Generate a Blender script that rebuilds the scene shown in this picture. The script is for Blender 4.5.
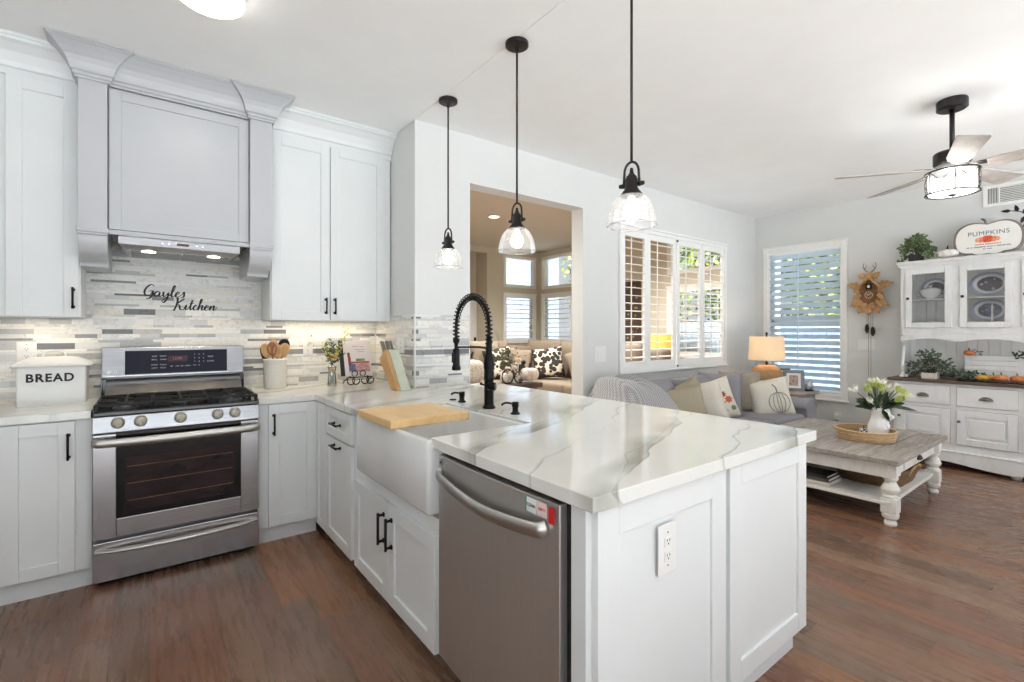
import bpy, bmesh, math, random
from mathutils import Vector, Matrix
R = math.radians
PI = math.pi
random.seed(7)
S = bpy.context.scene
COL = S.collection
for o in list(bpy.data.objects):
    bpy.data.objects.remove(o)

# ------------------------------------------------------------------ camera, world, exposure
cd = bpy.data.cameras.new('camera')
cd.sensor_width = 36.0
cd.lens = 478.4 / 1024 * 36
cd.shift_y = -9.2 / 1024
cd.clip_start = 0.05
cam = bpy.data.objects.new('camera', cd)
COL.objects.link(cam)
cam.location = (0, 0, 1.3227)
cam.rotation_euler = (R(90), 0, -0.6495)
S.camera = cam
S.view_settings.view_transform = 'Standard'
S.view_settings.look = 'None'
S.view_settings.gamma = 1
S.view_settings.use_curve_mapping = False
S.view_settings.exposure = 0.31
S.cycles.max_bounces = 10
S.cycles.diffuse_bounces = 6
S.cycles.glossy_bounces = 4
S.cycles.transparent_max_bounces = 16
S.cycles.sample_clamp_indirect = 6
S.cycles.caustics_reflective = False
S.cycles.caustics_refractive = False
W = bpy.data.worlds.new('world')
S.world = W
W.use_nodes = True
WN = W.node_tree
bg = WN.nodes['Background']
bg.inputs[0].default_value = (0.86, 0.93, 1.0, 1)
bg.inputs[1].default_value = .6
sd = bpy.data.lights.new('sun', 'SUN')
sd.energy = 25.0
sd.angle = R(2)
sd.color = (.885, .965, 1)
so = bpy.data.objects.new('sun', sd)
COL.objects.link(so)
so.rotation_euler = (R(33), 0, R(-24))


# ------------------------------------------------------------------ colour and material helpers
def lin(r, g, b):
    f = lambda c: (c / 255 / 12.92) if c / 255 <= .04045 else ((c / 255 + .055) / 1.055) ** 2.4
    return (f(r), f(g), f(b), 1)


MC = {}


def nmat(name):
    m = bpy.data.materials.new(name)
    m.use_nodes = True
    nt = m.node_tree
    return m, nt, nt.nodes['Principled BSDF']


def N(nt, typ, **kw):
    n = nt.nodes.new(typ)
    for k, v in kw.items():
        if k in n.inputs:
            n.inputs[k].default_value = v
        else:
            setattr(n, k, v)
    return n


def mth(nt, op, a, b=None, c=None):
    n = nt.nodes.new('ShaderNodeMath')
    n.operation = op
    for i, v in enumerate((a, b, c)):
        if v is None:
            continue
        if isinstance(v, (int, float)):
            n.inputs[i].default_value = v
        else:
            nt.links.new(v, n.inputs[i])
    return n.outputs[0]


def ramp(nt, fac, stops, interp='LINEAR'):
    n = nt.nodes.new('ShaderNodeValToRGB')
    n.color_ramp.interpolation = interp
    cr = n.color_ramp
    while len(cr.elements) > 1:
        cr.elements.remove(cr.elements[-1])
    cr.elements[0].position = stops[0][0]
    cr.elements[0].color = stops[0][1]
    for p, c in stops[1:]:
        e = cr.elements.new(p)
        e.color = c
    nt.links.new(fac, n.inputs[0])
    return n.outputs[0]


def mixc(nt, fac, a, b, mode='MIX'):
    n = nt.nodes.new('ShaderNodeMix')
    n.data_type = 'RGBA'
    n.blend_type = mode
    for s, v in ((0, fac), (6, a), (7, b)):
        if isinstance(v, (int, float)):
            n.inputs[s].default_value = v
        elif isinstance(v, tuple):
            n.inputs[s].default_value = v
        else:
            nt.links.new(v, n.inputs[s])
    return n.outputs[2]


def M(name, rgb, rough=.5, metal=0., var=.04, scale=12., bump=0., bscale=60., stretch=None, spec=None, emit=None, coat=0.):
    """plain procedural material: base colour broken by noise, optional bump"""
    if name in MC:
        return MC[name]
    m, nt, p = nmat(name)
    base = lin(*rgb)
    tc = N(nt, 'ShaderNodeTexCoord')
    vec = tc.outputs['Object']
    if stretch:
        mp = N(nt, 'ShaderNodeMapping')
        mp.inputs['Scale'].default_value = stretch
        nt.links.new(vec, mp.inputs[0])
        vec = mp.outputs[0]
    nz = N(nt, 'ShaderNodeTexNoise', Scale=scale, Detail=4.0)
    nt.links.new(vec, nz.inputs['Vector'])
    d = tuple(max(0, c * (1 - var * 2)) for c in base[:3]) + (1,)
    l = tuple(min(1, c * (1 + var * 2)) for c in base[:3]) + (1,)
    nt.links.new(ramp(nt, nz.outputs['Fac'], [(.3, d), (.7, l)]), p.inputs['Base Color'])
    p.inputs['Roughness'].default_value = rough
    p.inputs['Metallic'].default_value = metal
    if spec is not None:
        p.inputs['Specular IOR Level'].default_value = spec
    if coat:
        p.inputs['Coat Weight'].default_value = coat
        p.inputs['Coat Roughness'].default_value = .08
    if bump:
        n2 = N(nt, 'ShaderNodeTexNoise', Scale=bscale, Detail=3.0)
        nt.links.new(vec, n2.inputs['Vector'])
        b = N(nt, 'ShaderNodeBump', Strength=bump, Distance=.01)
        nt.links.new(n2.outputs['Fac'], b.inputs['Height'])
        nt.links.new(b.outputs[0], p.inputs['Normal'])
    if emit:
        p.inputs['Emission Color'].default_value = lin(*emit[0])
        p.inputs['Emission Strength'].default_value = emit[1]
    MC[name] = m
    return m


def glassmat(name, tint=(1, 1, 1, 1), gl=.12, rough=.02, white=0.):
    if name in MC:
        return MC[name]
    m = bpy.data.materials.new(name)
    m.use_nodes = True
    nt = m.node_tree
    nt.nodes.clear()
    out = N(nt, 'ShaderNodeOutputMaterial')
    tr = N(nt, 'ShaderNodeBsdfTransparent')
    tr.inputs[0].default_value = tint
    g = N(nt, 'ShaderNodeBsdfGlossy')
    g.inputs['Roughness'].default_value = rough
    lw = N(nt, 'ShaderNodeLayerWeight', Blend=.22)
    f = mth(nt, 'MULTIPLY_ADD', lw.outputs['Fresnel'], .8, gl)
    mx = N(nt, 'ShaderNodeMixShader')
    nt.links.new(f, mx.inputs[0])
    nt.links.new(tr.outputs[0], mx.inputs[1])
    nt.links.new(g.outputs[0], mx.inputs[2])
    last = mx.outputs[0]
    if white:
        tl = N(nt, 'ShaderNodeBsdfTranslucent')
        df = N(nt, 'ShaderNodeBsdfDiffuse')
        a = N(nt, 'ShaderNodeMixShader')
        a.inputs[0].default_value = .5
        nt.links.new(tl.outputs[0], a.inputs[1])
        nt.links.new(df.outputs[0], a.inputs[2])
        b = N(nt, 'ShaderNodeMixShader')
        wv = N(nt, 'ShaderNodeTexNoise', Scale=70.0)
        nt.links.new(mth(nt, 'MULTIPLY_ADD', wv.outputs['Fac'], white, white * .5), b.inputs[0])
        nt.links.new(last, b.inputs[1])
        nt.links.new(a.outputs[0], b.inputs[2])
        last = b.outputs[0]
    nt.links.new(last, out.inputs[0])
    MC[name] = m
    return m


def emis(name, rgb, st):
    if name in MC:
        return MC[name]
    m, nt, p = nmat(name)
    p.inputs['Base Color'].default_value = lin(*rgb)
    p.inputs['Emission Color'].default_value = lin(*rgb)
    p.inputs['Emission Strength'].default_value = st
    MC[name] = m
    return m


def glowglass(name, rgb, st, tr=.45):
    m = bpy.data.materials.new(name)
    m.use_nodes = True
    nt = m.node_tree
    p = nt.nodes['Principled BSDF']
    p.inputs['Base Color'].default_value = lin(*rgb)
    p.inputs['Emission Color'].default_value = lin(*rgb)
    p.inputs['Emission Strength'].default_value = st
    nz = N(nt, 'ShaderNodeTexNoise', Scale=60.0)
    t = N(nt, 'ShaderNodeBsdfTransparent')
    mx = N(nt, 'ShaderNodeMixShader')
    nt.links.new(mth(nt, 'MULTIPLY_ADD', nz.outputs['Fac'], .05, tr), mx.inputs[0])
    nt.links.new(p.outputs[0], mx.inputs[1])
    nt.links.new(t.outputs[0], mx.inputs[2])
    nt.links.new(mx.outputs[0], nt.nodes['Material Output'].inputs[0])
    return m


def cells(nt, u, v, rowh, lmin, lmax, warp=0.):
    """random running-bond cells: returns (cell random, second random, edge distance along v and u)"""
    if warp:
        s = mth(nt, 'SINE', mth(nt, 'MULTIPLY', v, 2 * PI / (rowh * 3.3)))
        v = mth(nt, 'MULTIPLY_ADD', s, warp, v)
    vr = mth(nt, 'DIVIDE', v, rowh)
    row = mth(nt, 'FLOOR', vr)
    wn = N(nt, 'ShaderNodeTexWhiteNoise', noise_dimensions='1D')
    nt.links.new(row, wn.inputs['W'])
    sp = N(nt, 'ShaderNodeSeparateColor')
    nt.links.new(wn.outputs['Color'], sp.inputs[0])
    ln = mth(nt, 'MULTIPLY_ADD', sp.outputs[0], lmax - lmin, lmin)
    off = mth(nt, 'MULTIPLY', sp.outputs[1], 7.31)
    ur = mth(nt, 'DIVIDE', mth(nt, 'ADD', u, off), ln)
    cu = mth(nt, 'FLOOR', ur)
    cb = N(nt, 'ShaderNodeCombineXYZ')
    nt.links.new(row, cb.inputs[0])
    nt.links.new(cu, cb.inputs[1])
    w2 = N(nt, 'ShaderNodeTexWhiteNoise', noise_dimensions='2D')
    nt.links.new(cb.outputs[0], w2.inputs['Vector'])
    s2 = N(nt, 'ShaderNodeSeparateColor')
    nt.links.new(w2.outputs['Color'], s2.inputs[0])
    fv = mth(nt, 'FRACT', vr)
    fu = mth(nt, 'FRACT', ur)
    ev = mth(nt, 'MULTIPLY', mth(nt, 'MINIMUM', fv, mth(nt, 'SUBTRACT', 1.0, fv)), rowh)
    eu = mth(nt, 'MULTIPLY', mth(nt, 'MINIMUM', fu, mth(nt, 'SUBTRACT', 1.0, fu)), ln)
    return s2.outputs[0], s2.outputs[1], mth(nt, 'MINIMUM', ev, eu), cb.outputs[0]


def floor_mat():
    m, nt, p = nmat('dark_wood_floor')
    tc = N(nt, 'ShaderNodeTexCoord')
    sx = N(nt, 'ShaderNodeSeparateXYZ')
    nt.links.new(tc.outputs['Object'], sx.inputs[0])
    r1, r2, e, cell = cells(nt, sx.outputs[1], sx.outputs[0], .127, .9, 2.1)
    col = ramp(nt, r1, [(0, lin(88, 70, 60)), (.2, lin(128, 100, 82)), (.4, lin(104, 80, 68)), (.6, lin(126, 88, 70)), (.75, lin(108, 90, 76)), (.88, lin(150, 102, 68)), (1, lin(132, 108, 90))])
    mp = N(nt, 'ShaderNodeMapping')
    mp.inputs['Scale'].default_value = (17, 1.6, 1)
    nt.links.new(tc.outputs['Object'], mp.inputs[0])
    ad = N(nt, 'ShaderNodeVectorMath', operation='ADD')
    nt.links.new(mp.outputs[0], ad.inputs[0])
    nt.links.new(cell, ad.inputs[1])
    nz = N(nt, 'ShaderNodeTexNoise', Scale=1.6, Detail=8.0, Roughness=.65)
    nt.links.new(ad.outputs[0], nz.inputs['Vector'])
    g = ramp(nt, nz.outputs['Fac'], [(.3, (.90, .90, .90, 1)), (.5, (1, 1, 1, 1)), (.72, (1.05, 1.04, 1.03, 1))])
    col = mixc(nt, 1.0, col, g, 'MULTIPLY')
    big = N(nt, 'ShaderNodeTexNoise', Scale=2.2, Detail=3.0)
    nt.links.new(tc.outputs['Object'], big.inputs['Vector'])
    col = mixc(nt, mth(nt, 'MULTIPLY', big.outputs['Fac'], .45), col, lin(132, 98, 72))
    edge = mth(nt, 'LESS_THAN', e, .0021)
    col = mixc(nt, mth(nt, 'MULTIPLY', edge, .6), col, lin(40, 26, 20))
    nt.links.new(col, p.inputs['Base Color'])
    nt.links.new(mth(nt, 'MULTIPLY_ADD', nz.outputs['Fac'], .05, .25), p.inputs['Roughness'])
    b = N(nt, 'ShaderNodeBump', Strength=.25, Distance=.004)
    h = mth(nt, 'SUBTRACT', mth(nt, 'MULTIPLY', nz.outputs['Fac'], .03), edge)
    nt.links.new(h, b.inputs['Height'])
    nt.links.new(b.outputs[0], p.inputs['Normal'])
    return m


def tile_mat():
    m, nt, p = nmat('marble_strip_mosaic')
    tc = N(nt, 'ShaderNodeTexCoord')
    sx = N(nt, 'ShaderNodeSeparateXYZ')
    nt.links.new(tc.outputs['Object'], sx.inputs[0])
    u = mth(nt, 'ADD', sx.outputs[0], sx.outputs[1])
    r1, r2, e, cell = cells(nt, u, sx.outputs[2], .0215, .09, .30, warp=.0085)
    col = ramp(nt, r1, [(0, lin(224, 223, 219)), (.22, lin(204, 204, 202)), (.34, lin(230, 228, 223)), (.5, lin(214, 214, 213)),
                        (.64, lin(186, 186, 185)), (.70, lin(226, 221, 211)), (.82, lin(172, 173, 174)), (.86, lin(228, 227, 224)),
                        (.945, lin(134, 135, 138)), (.975, lin(112, 113, 117))], 'CONSTANT')
    ad = N(nt, 'ShaderNodeVectorMath', operation='ADD')
    nt.links.new(tc.outputs['Object'], ad.inputs[0])
    nt.links.new(cell, ad.inputs[1])
    nz = N(nt, 'ShaderNodeTexNoise', Scale=22.0, Detail=6.0, Roughness=.65, Distortion=1.2)
    nt.links.new(ad.outputs[0], nz.inputs['Vector'])
    v = ramp(nt, nz.outputs['Fac'], [(.36, (.72, .72, .73, 1)), (.46, (1, 1, 1, 1)), (.6, (1.05, 1.05, 1.05, 1)), (.68, (.80, .80, .81, 1))])
    col = mixc(nt, mth(nt, 'MULTIPLY_ADD', r2, .7, .2), col, mixc(nt, 1.0, col, v, 'MULTIPLY'))
    edge = mth(nt, 'LESS_THAN', e, .0006)
    col = mixc(nt, mth(nt, 'MULTIPLY', edge, .45), col, lin(190, 188, 182))
    nt.links.new(col, p.inputs['Base Color'])
    nt.links.new(mth(nt, 'MULTIPLY_ADD', r2, .3, .12), p.inputs['Roughness'])
    b = N(nt, 'ShaderNodeBump', Strength=.5, Distance=.002)
    nt.links.new(mth(nt, 'SUBTRACT', r2, edge), b.inputs['Height'])
    nt.links.new(b.outputs[0], p.inputs['Normal'])
    return m


def quartz_mat():
    m, nt, p = nmat('veined_white_quartz')
    tc = N(nt, 'ShaderNodeTexCoord')
    mp = N(nt, 'ShaderNodeMapping')
    mp.inputs['Rotation'].default_value = (0, 0, R(62))
    mp.inputs['Location'].default_value = (.31, .12, 0)
    nt.links.new(tc.outputs['Object'], mp.inputs[0])
    # broad soft grey rivers with a sharp darker rim, plus thin wandering veins
    col = lin(226, 226, 221)

    def vein(scale, dist, dscale, width, rim, c1, c2, wstr, col):
        w = N(nt, 'ShaderNodeTexWave', wave_type='BANDS', bands_direction='X', wave_profile='SAW')
        w.inputs['Scale'].default_value = scale
        w.inputs['Distortion'].default_value = dist
        w.inputs['Detail'].default_value = 3.5
        w.inputs['Detail Scale'].default_value = dscale
        w.inputs['Detail Roughness'].default_value = .55
        nt.links.new(mp.outputs[0], w.inputs['Vector'])
        a = ramp(nt, w.outputs['Fac'], [(0, (0, 0, 0, 1)), (.5 - width, (0, 0, 0, 1)), (.5 - width * .3, (1, 1, 1, 1)), (.5, (1, 1, 1, 1)), (.502, (0, 0, 0, 1))])
        b = ramp(nt, w.outputs['Fac'], [(0, (0, 0, 0, 1)), (.5 - rim, (0, 0, 0, 1)), (.5, (1, 1, 1, 1)), (.5 + rim, (0, 0, 0, 1))])
        nb = N(nt, 'ShaderNodeTexNoise', Scale=2.4, Detail=2.0)
        nt.links.new(mp.outputs[0], nb.inputs['Vector'])
        k = ramp(nt, nb.outputs['Fac'], [(.42, (0, 0, 0, 1)), (.58, (1, 1, 1, 1))])
        col = mixc(nt, mth(nt, 'MULTIPLY', mth(nt, 'MULTIPLY', a, wstr), k), col, c1)
        return mixc(nt, mth(nt, 'MULTIPLY', mth(nt, 'MULTIPLY', b, .75), mth(nt, 'MULTIPLY_ADD', k, .7, .3)), col, c2)
    col = vein(.62, 3.2, 1.3, .22, .013, lin(172, 174, 164), lin(128, 130, 124), 1.0, col)
    col = vein(1.1, 5.0, 1.0, .05, .010, lin(196, 197, 188), lin(146, 147, 142), .8, col)
    nz = N(nt, 'ShaderNodeTexNoise', Scale=7.0, Detail=5.0)
    nt.links.new(tc.outputs['Object'], nz.inputs['Vector'])
    col = mixc(nt, 1.0, col, ramp(nt, nz.outputs['Fac'], [(.3, (.965, .965, .96, 1)), (.7, (1.01, 1.01, 1.01, 1))]), 'MULTIPLY')
    nt.links.new(col, p.inputs['Base Color'])
    p.inputs['Roughness'].default_value = .09
    return m


def wood_mat(name, c1, c2, rough=.5, sc=(2, 30, 30), wear=None):
    if name in MC:
        return MC[name]
    m, nt, p = nmat(name)
    tc = N(nt, 'ShaderNodeTexCoord')
    mp = N(nt, 'ShaderNodeMapping')
    mp.inputs['Scale'].default_value = sc
    nt.links.new(tc.outputs['Object'], mp.inputs[0])
    nz = N(nt, 'ShaderNodeTexNoise', Scale=1.5, Detail=7.0, Roughness=.6, Distortion=.6)
    nt.links.new(mp.outputs[0], nz.inputs['Vector'])
    col = ramp(nt, nz.outputs['Fac'], [(.3, lin(*c1)), (.7, lin(*c2))])
    if wear:
        n2 = N(nt, 'ShaderNodeTexNoise', Scale=3.5, Detail=6.0, Roughness=.7)
        nt.links.new(mp.outputs[0], n2.inputs['Vector'])
        col = mixc(nt, ramp(nt, n2.outputs['Fac'], [(.5, (0, 0, 0, 1)), (.66, (1, 1, 1, 1))]), col, lin(*wear))
    nt.links.new(col, p.inputs['Base Color'])
    p.inputs['Roughness'].default_value = rough
    b = N(nt, 'ShaderNodeBump', Strength=.15, Distance=.003)
    nt.links.new(nz.outputs['Fac'], b.inputs['Height'])
    nt.links.new(b.outputs[0], p.inputs['Normal'])
    MC[name] = m
    return m


def steel_mat(name, rgb, rough, stretch):
    m = M(name, rgb, rough, 1.0, var=.05, scale=2.5, bump=.03, bscale=5, stretch=stretch)
    return m


def pattern_mat(name, kind, c1, c2, scale, rough=.85, c3=None, th=.42):
    if name in MC:
        return MC[name]
    m, nt, p = nmat(name)
    tc = N(nt, 'ShaderNodeTexCoord')
    if kind == 'check':
        t = N(nt, 'ShaderNodeTexChecker', Scale=scale)
        t.inputs['Color1'].default_value = lin(*c1)
        t.inputs['Color2'].default_value = lin(*c2)
        nt.links.new(tc.outputs['Object'], t.inputs['Vector'])
        col = t.outputs[0]
    elif kind == 'weave':
        w = N(nt, 'ShaderNodeTexWave', wave_type='BANDS', bands_direction='Z')
        w.inputs['Scale'].default_value = scale
        w.inputs['Distortion'].default_value = 1.5
        w.inputs['Detail Scale'].default_value = 6
        nt.links.new(tc.outputs['Object'], w.inputs['Vector'])
        w2 = N(nt, 'ShaderNodeTexNoise', Scale=scale * 3, Detail=3.0)
        nt.links.new(tc.outputs['Object'], w2.inputs['Vector'])
        f = mth(nt, 'MULTIPLY', mth(nt, 'ADD', w.outputs['Fac'], w2.outputs['Fac']), .5)
        col = ramp(nt, f, [(.25, lin(*c1)), (.7, lin(*c2))])
        b = N(nt, 'ShaderNodeBump', Strength=.8, Distance=.006)
        nt.links.new(f, b.inputs['Height'])
        nt.links.new(b.outputs[0], p.inputs['Normal'])
    else:
        t = N(nt, 'ShaderNodeTexVoronoi', Scale=scale)
        nt.links.new(tc.outputs['Object'], t.inputs['Vector'])
        nz = N(nt, 'ShaderNodeTexNoise', Scale=scale * .8, Detail=3.0)
        nt.links.new(tc.outputs['Object'], nz.inputs['Vector'])
        f = mth(nt, 'MULTIPLY_ADD', nz.outputs['Fac'], .35, t.outputs['Distance']) if kind == 'leafy' else t.outputs['Distance']
        st = [(.0, lin(*c1)), (th, lin(*c1)), (th + .05, lin(*c2))] if kind != 'dots' else [(0, lin(*c1)), (.22, lin(*c1)), (.3, lin(*c2))]
        col = ramp(nt, f, st)
        if c3:
            t2 = N(nt, 'ShaderNodeTexNoise', Scale=scale * .5)
            nt.links.new(tc.outputs['Object'], t2.inputs['Vector'])
            col = mixc(nt, ramp(nt, t2.outputs['Fac'], [(.55, (0, 0, 0, 1)), (.62, (1, 1, 1, 1))]), col, lin(*c3))
    nt.links.new(col, p.inputs['Base Color'])
    p.inputs['Roughness'].default_value = rough
    MC[name] = m
    return m


# ------------------------------------------------------------------ geometry helpers
class MB:
    def __init__(s):
        s.bm = bmesh.new()

    def box(s, x0, x1, y0, y1, z0, z1):
        v = [s.bm.verts.new(p) for p in ((x0, y0, z0), (x1, y0, z0), (x1, y1, z0), (x0, y1, z0), (x0, y0, z1), (x1, y0, z1), (x1, y1, z1), (x0, y1, z1))]
        for f in ((0, 3, 2, 1), (4, 5, 6, 7), (0, 1, 5, 4), (1, 2, 6, 5), (2, 3, 7, 6), (3, 0, 4, 7)):
            s.bm.faces.new([v[i] for i in f])
        return s

    def obox(s, O, U, V, Nn):
        """oriented box: corner O, edge vectors U, V, Nn"""
        O, U, V, Nn = map(Vector, (O, U, V, Nn))
        v = [s.bm.verts.new(O + a * U + b * V + c * Nn) for a, b, c in ((0, 0, 0), (1, 0, 0), (1, 1, 0), (0, 1, 0), (0, 0, 1), (1, 0, 1), (1, 1, 1), (0, 1, 1))]
        for f in ((0, 3, 2, 1), (4, 5, 6, 7), (0, 1, 5, 4), (1, 2, 6, 5), (2, 3, 7, 6), (3, 0, 4, 7)):
            s.bm.faces.new([v[i] for i in f])
        return s

    def prism(s, pts, d):
        """planar polygon pts extruded by vector d"""
        d = Vector(d)
        a = [s.bm.verts.new(Vector(p)) for p in pts]
        b = [s.bm.verts.new(Vector(p) + d) for p in pts]
        s.bm.faces.new(a[::-1])
        s.bm.faces.new(b)
        n = len(a)
        for i in range(n):
            s.bm.faces.new((a[i], a[(i + 1) % n], b[(i + 1) % n], b[i]))
        return s

    def lathe(s, prof, c=(0, 0, 0), seg=24, axis='Z', close=False, sx=1., sy=1., rib=None):
        c = Vector(c)
        rings = []
        for r, z in prof:
            ring = []
            for i in range(seg):
                a = 2 * PI * i / seg
                rr = r * (rib(a) if rib else 1)
                x, y = rr * math.cos(a) * sx, rr * math.sin(a) * sy
                p = {'Z': (x, y, z), 'X': (z, x, y), 'Y': (x, z, y)}[axis]
                ring.append(s.bm.verts.new(c + Vector(p)))
            rings.append(ring)
        for a, b in zip(rings, rings[1:]):
            for i in range(seg):
                s.bm.faces.new((a[i], a[(i + 1) % seg], b[(i + 1) % seg], b[i]))
        if not close:
            if prof[0][0] > 1e-5:
                s.bm.faces.new(rings[0][::-1])
            if prof[-1][0] > 1e-5:
                s.bm.faces.new(rings[-1])
        return s

    def cyl(s, p0, p1, r, r1=None, seg=16):
        return s.tube([p0, p1], r, seg, r1=r1)

    def tube(s, pts, r, seg=10, r1=None, closed=False, flat=1.0, radii=None):
        pts = [Vector(p) for p in pts]
        n = len(pts)
        rings = []
        up = None
        for i, p in enumerate(pts):
            if closed:
                t = pts[(i + 1) % n] - pts[i - 1]
            else:
                t = pts[min(i + 1, n - 1)] - pts[max(i - 1, 0)]
            t.normalize()
            if up is None:
                up = Vector((0, 0, 1)) if abs(t.z) < .9 else Vector((1, 0, 0))
            s1 = t.cross(up)
            if s1.length < 1e-4:
                s1 = t.orthogonal()
            s1.normalize()
            u1 = s1.cross(t).normalized()
            up = u1
            rr = r if r1 is None else r + (r1 - r) * i / max(1, n - 1)
            if radii:
                rr = radii[i]
            rings.append([s.bm.verts.new(p + s1 * math.cos(2 * PI * k / seg) * rr + u1 * math.sin(2 * PI * k / seg) * rr * flat) for k in range(seg)])
        m = n if closed else n - 1
        for i in range(m):
            a, b = rings[i], rings[(i + 1) % n]
            for k in range(seg):
                s.bm.faces.new((a[k], a[(k + 1) % seg], b[(k + 1) % seg], b[k]))
        if not closed:
            s.bm.faces.new(rings[0][::-1])
            s.bm.faces.new(rings[-1])
        return s

    def sph(s, c, r, sx=1, sy=1, sz=1, seg=16, rings=10, lobes=0, depth=.1):
        prof = [(max(1e-6, math.sin(PI * i / rings)), -math.cos(PI * i / rings)) for i in range(rings + 1)]
        c = Vector(c)
        rr = []
        for q, z in prof:
            ring = []
            for k in range(seg):
                a = 2 * PI * k / seg
                f = 1 - depth * (1 - abs(math.sin(a * lobes / 2))) ** 2 if lobes else 1
                zz = z
                if lobes and abs(z) > .6:
                    zz = z * (1 - .25 * (abs(z) - .6) / .4)
                ring.append(s.bm.verts.new(c + Vector((q * math.cos(a) * r * sx * f, q * math.sin(a) * r * sy * f, zz * r * sz))))
            rr.append(ring)
        for a, b in zip(rr, rr[1:]):
            for k in range(seg):
                s.bm.faces.new((a[k], a[(k + 1) % seg], b[(k + 1) % seg], b[k]))
        return s

    def grid(s, fn, nu, nv, th=0.):
        vs = [[s.bm.verts.new(Vector(fn(i / nu, j / nv))) for j in range(nv + 1)] for i in range(nu + 1)]
        for i in range(nu):
            for j in range(nv):
                s.bm.faces.new((vs[i][j], vs[i + 1][j], vs[i + 1][j + 1], vs[i][j + 1]))
        return s

    def leaf(s, p, d, l, w, nrm=None, fold=.25):
        """one folded leaf from p along direction d"""
        p, d = Vector(p), Vector(d).normalized()
        n = Vector(nrm) if nrm else Vector((random.uniform(-1, 1), random.uniform(-1, 1), random.uniform(.2, 1)))
        sd_ = d.cross(n)
        if sd_.length < 1e-3:
            sd_ = d.orthogonal()
        sd_.normalize()
        n = sd_.cross(d).normalized()
        a = s.bm.verts.new(p)
        m1 = s.bm.verts.new(p + d * l * .5 - n * w * fold)
        t = s.bm.verts.new(p + d * l)
        l1 = s.bm.verts.new(p + d * l * .35 + sd_ * w * .5)
        l2 = s.bm.verts.new(p + d * l * .7 + sd_ * w * .38)
        r1 = s.bm.verts.new(p + d * l * .35 - sd_ * w * .5)
        r2 = s.bm.verts.new(p + d * l * .7 - sd_ * w * .38)
        s.bm.faces.new((a, m1, l1))
        s.bm.faces.new((m1, l2, l1))
        s.bm.faces.new((m1, t, l2))
        s.bm.faces.new((a, r1, m1))
        s.bm.faces.new((m1, r1, r2))
        s.bm.faces.new((m1, r2, t))
        return s

    def xf(s, mat):
        bmesh.ops.transform(s.bm, matrix=mat, verts=s.bm.verts)
        return s

    def build(s, name, mat, parent=None, bevel=0., smooth=False, sub=0, seg=2, solid=0., recalc=True, mats=None):
        if recalc:
            bmesh.ops.recalc_face_normals(s.bm, faces=s.bm.faces)
        if parent is not None:
            o_ = root_loc(parent)
            if o_.length > 0:
                bmesh.ops.translate(s.bm, vec=-o_, verts=s.bm.verts)
        me = bpy.data.meshes.new(name)
        s.bm.to_mesh(me)
        s.bm.free()
        if mat:
            me.materials.append(mat)
        if smooth:
            for p in me.polygons:
                p.use_smooth = True
        o = bpy.data.objects.new(name, me)
        COL.objects.link(o)
        if parent is not None:
            o.parent = parent
        if solid:
            sm = o.modifiers.new('solid', 'SOLIDIFY')
            sm.thickness = solid
            sm.offset = 0
        if bevel:
            bv = o.modifiers.new('bevel', 'BEVEL')
            bv.width = bevel
            bv.segments = seg
            bv.limit_method = 'ANGLE'
            bv.angle_limit = R(40)
        if sub:
            sb = o.modifiers.new('sub', 'SUBSURF')
            sb.levels = sub
            sb.render_levels = sub
        return o


def root_loc(o):
    v = Vector((0, 0, 0))
    while o is not None:
        v += o.location
        o = o.parent
    return v


def tag(o, label=None, cat=None, group=None, kind=None):
    if label:
        o['label'] = label
    if cat:
        o['category'] = cat
    if group:
        o['group'] = group
    if kind:
        o['kind'] = kind
    return o


def thing(name, loc, label, cat, group=None):
    o = bpy.data.objects.new(name, None)
    o.empty_display_size = .05
    COL.objects.link(o)
    o.location = loc
    return tag(o, label, cat, group)


def struct(o):
    o['kind'] = 'structure'
    return o


def copy_tree(o, loc, rz=None, label=None, parent=None):
    c = o.copy()
    COL.objects.link(c)
    if parent is None:
        c.location = loc
        if rz is not None:
            c.rotation_euler = (0, 0, rz)
        if label:
            c['label'] = label
    else:
        c.parent = parent
    for ch in list(o.children):
        copy_tree(ch, None, parent=c)
    return c


def crv(pts, n=8, closed=False):
    """Catmull-Rom through pts"""
    P = [Vector(p) for p in pts]
    out = []
    m = len(P)
    rng = m if closed else m - 1
    for i in range(rng):
        p0 = P[i - 1] if (closed or i > 0) else P[0] * 2 - P[1]
        p1, p2 = P[i], P[(i + 1) % m]
        p3 = P[(i + 2) % m] if (closed or i + 2 < m) else P[-1] * 2 - P[-2]
        for k in range(n):
            t = k / n
            out.append(.5 * ((2 * p1) + (p2 - p0) * t + (2 * p0 - 5 * p1 + 4 * p2 - p3) * t * t + (3 * p1 - 3 * p2 + p3 - p0) * t ** 3))
    if not closed:
        out.append(P[-1])
    return out


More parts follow.
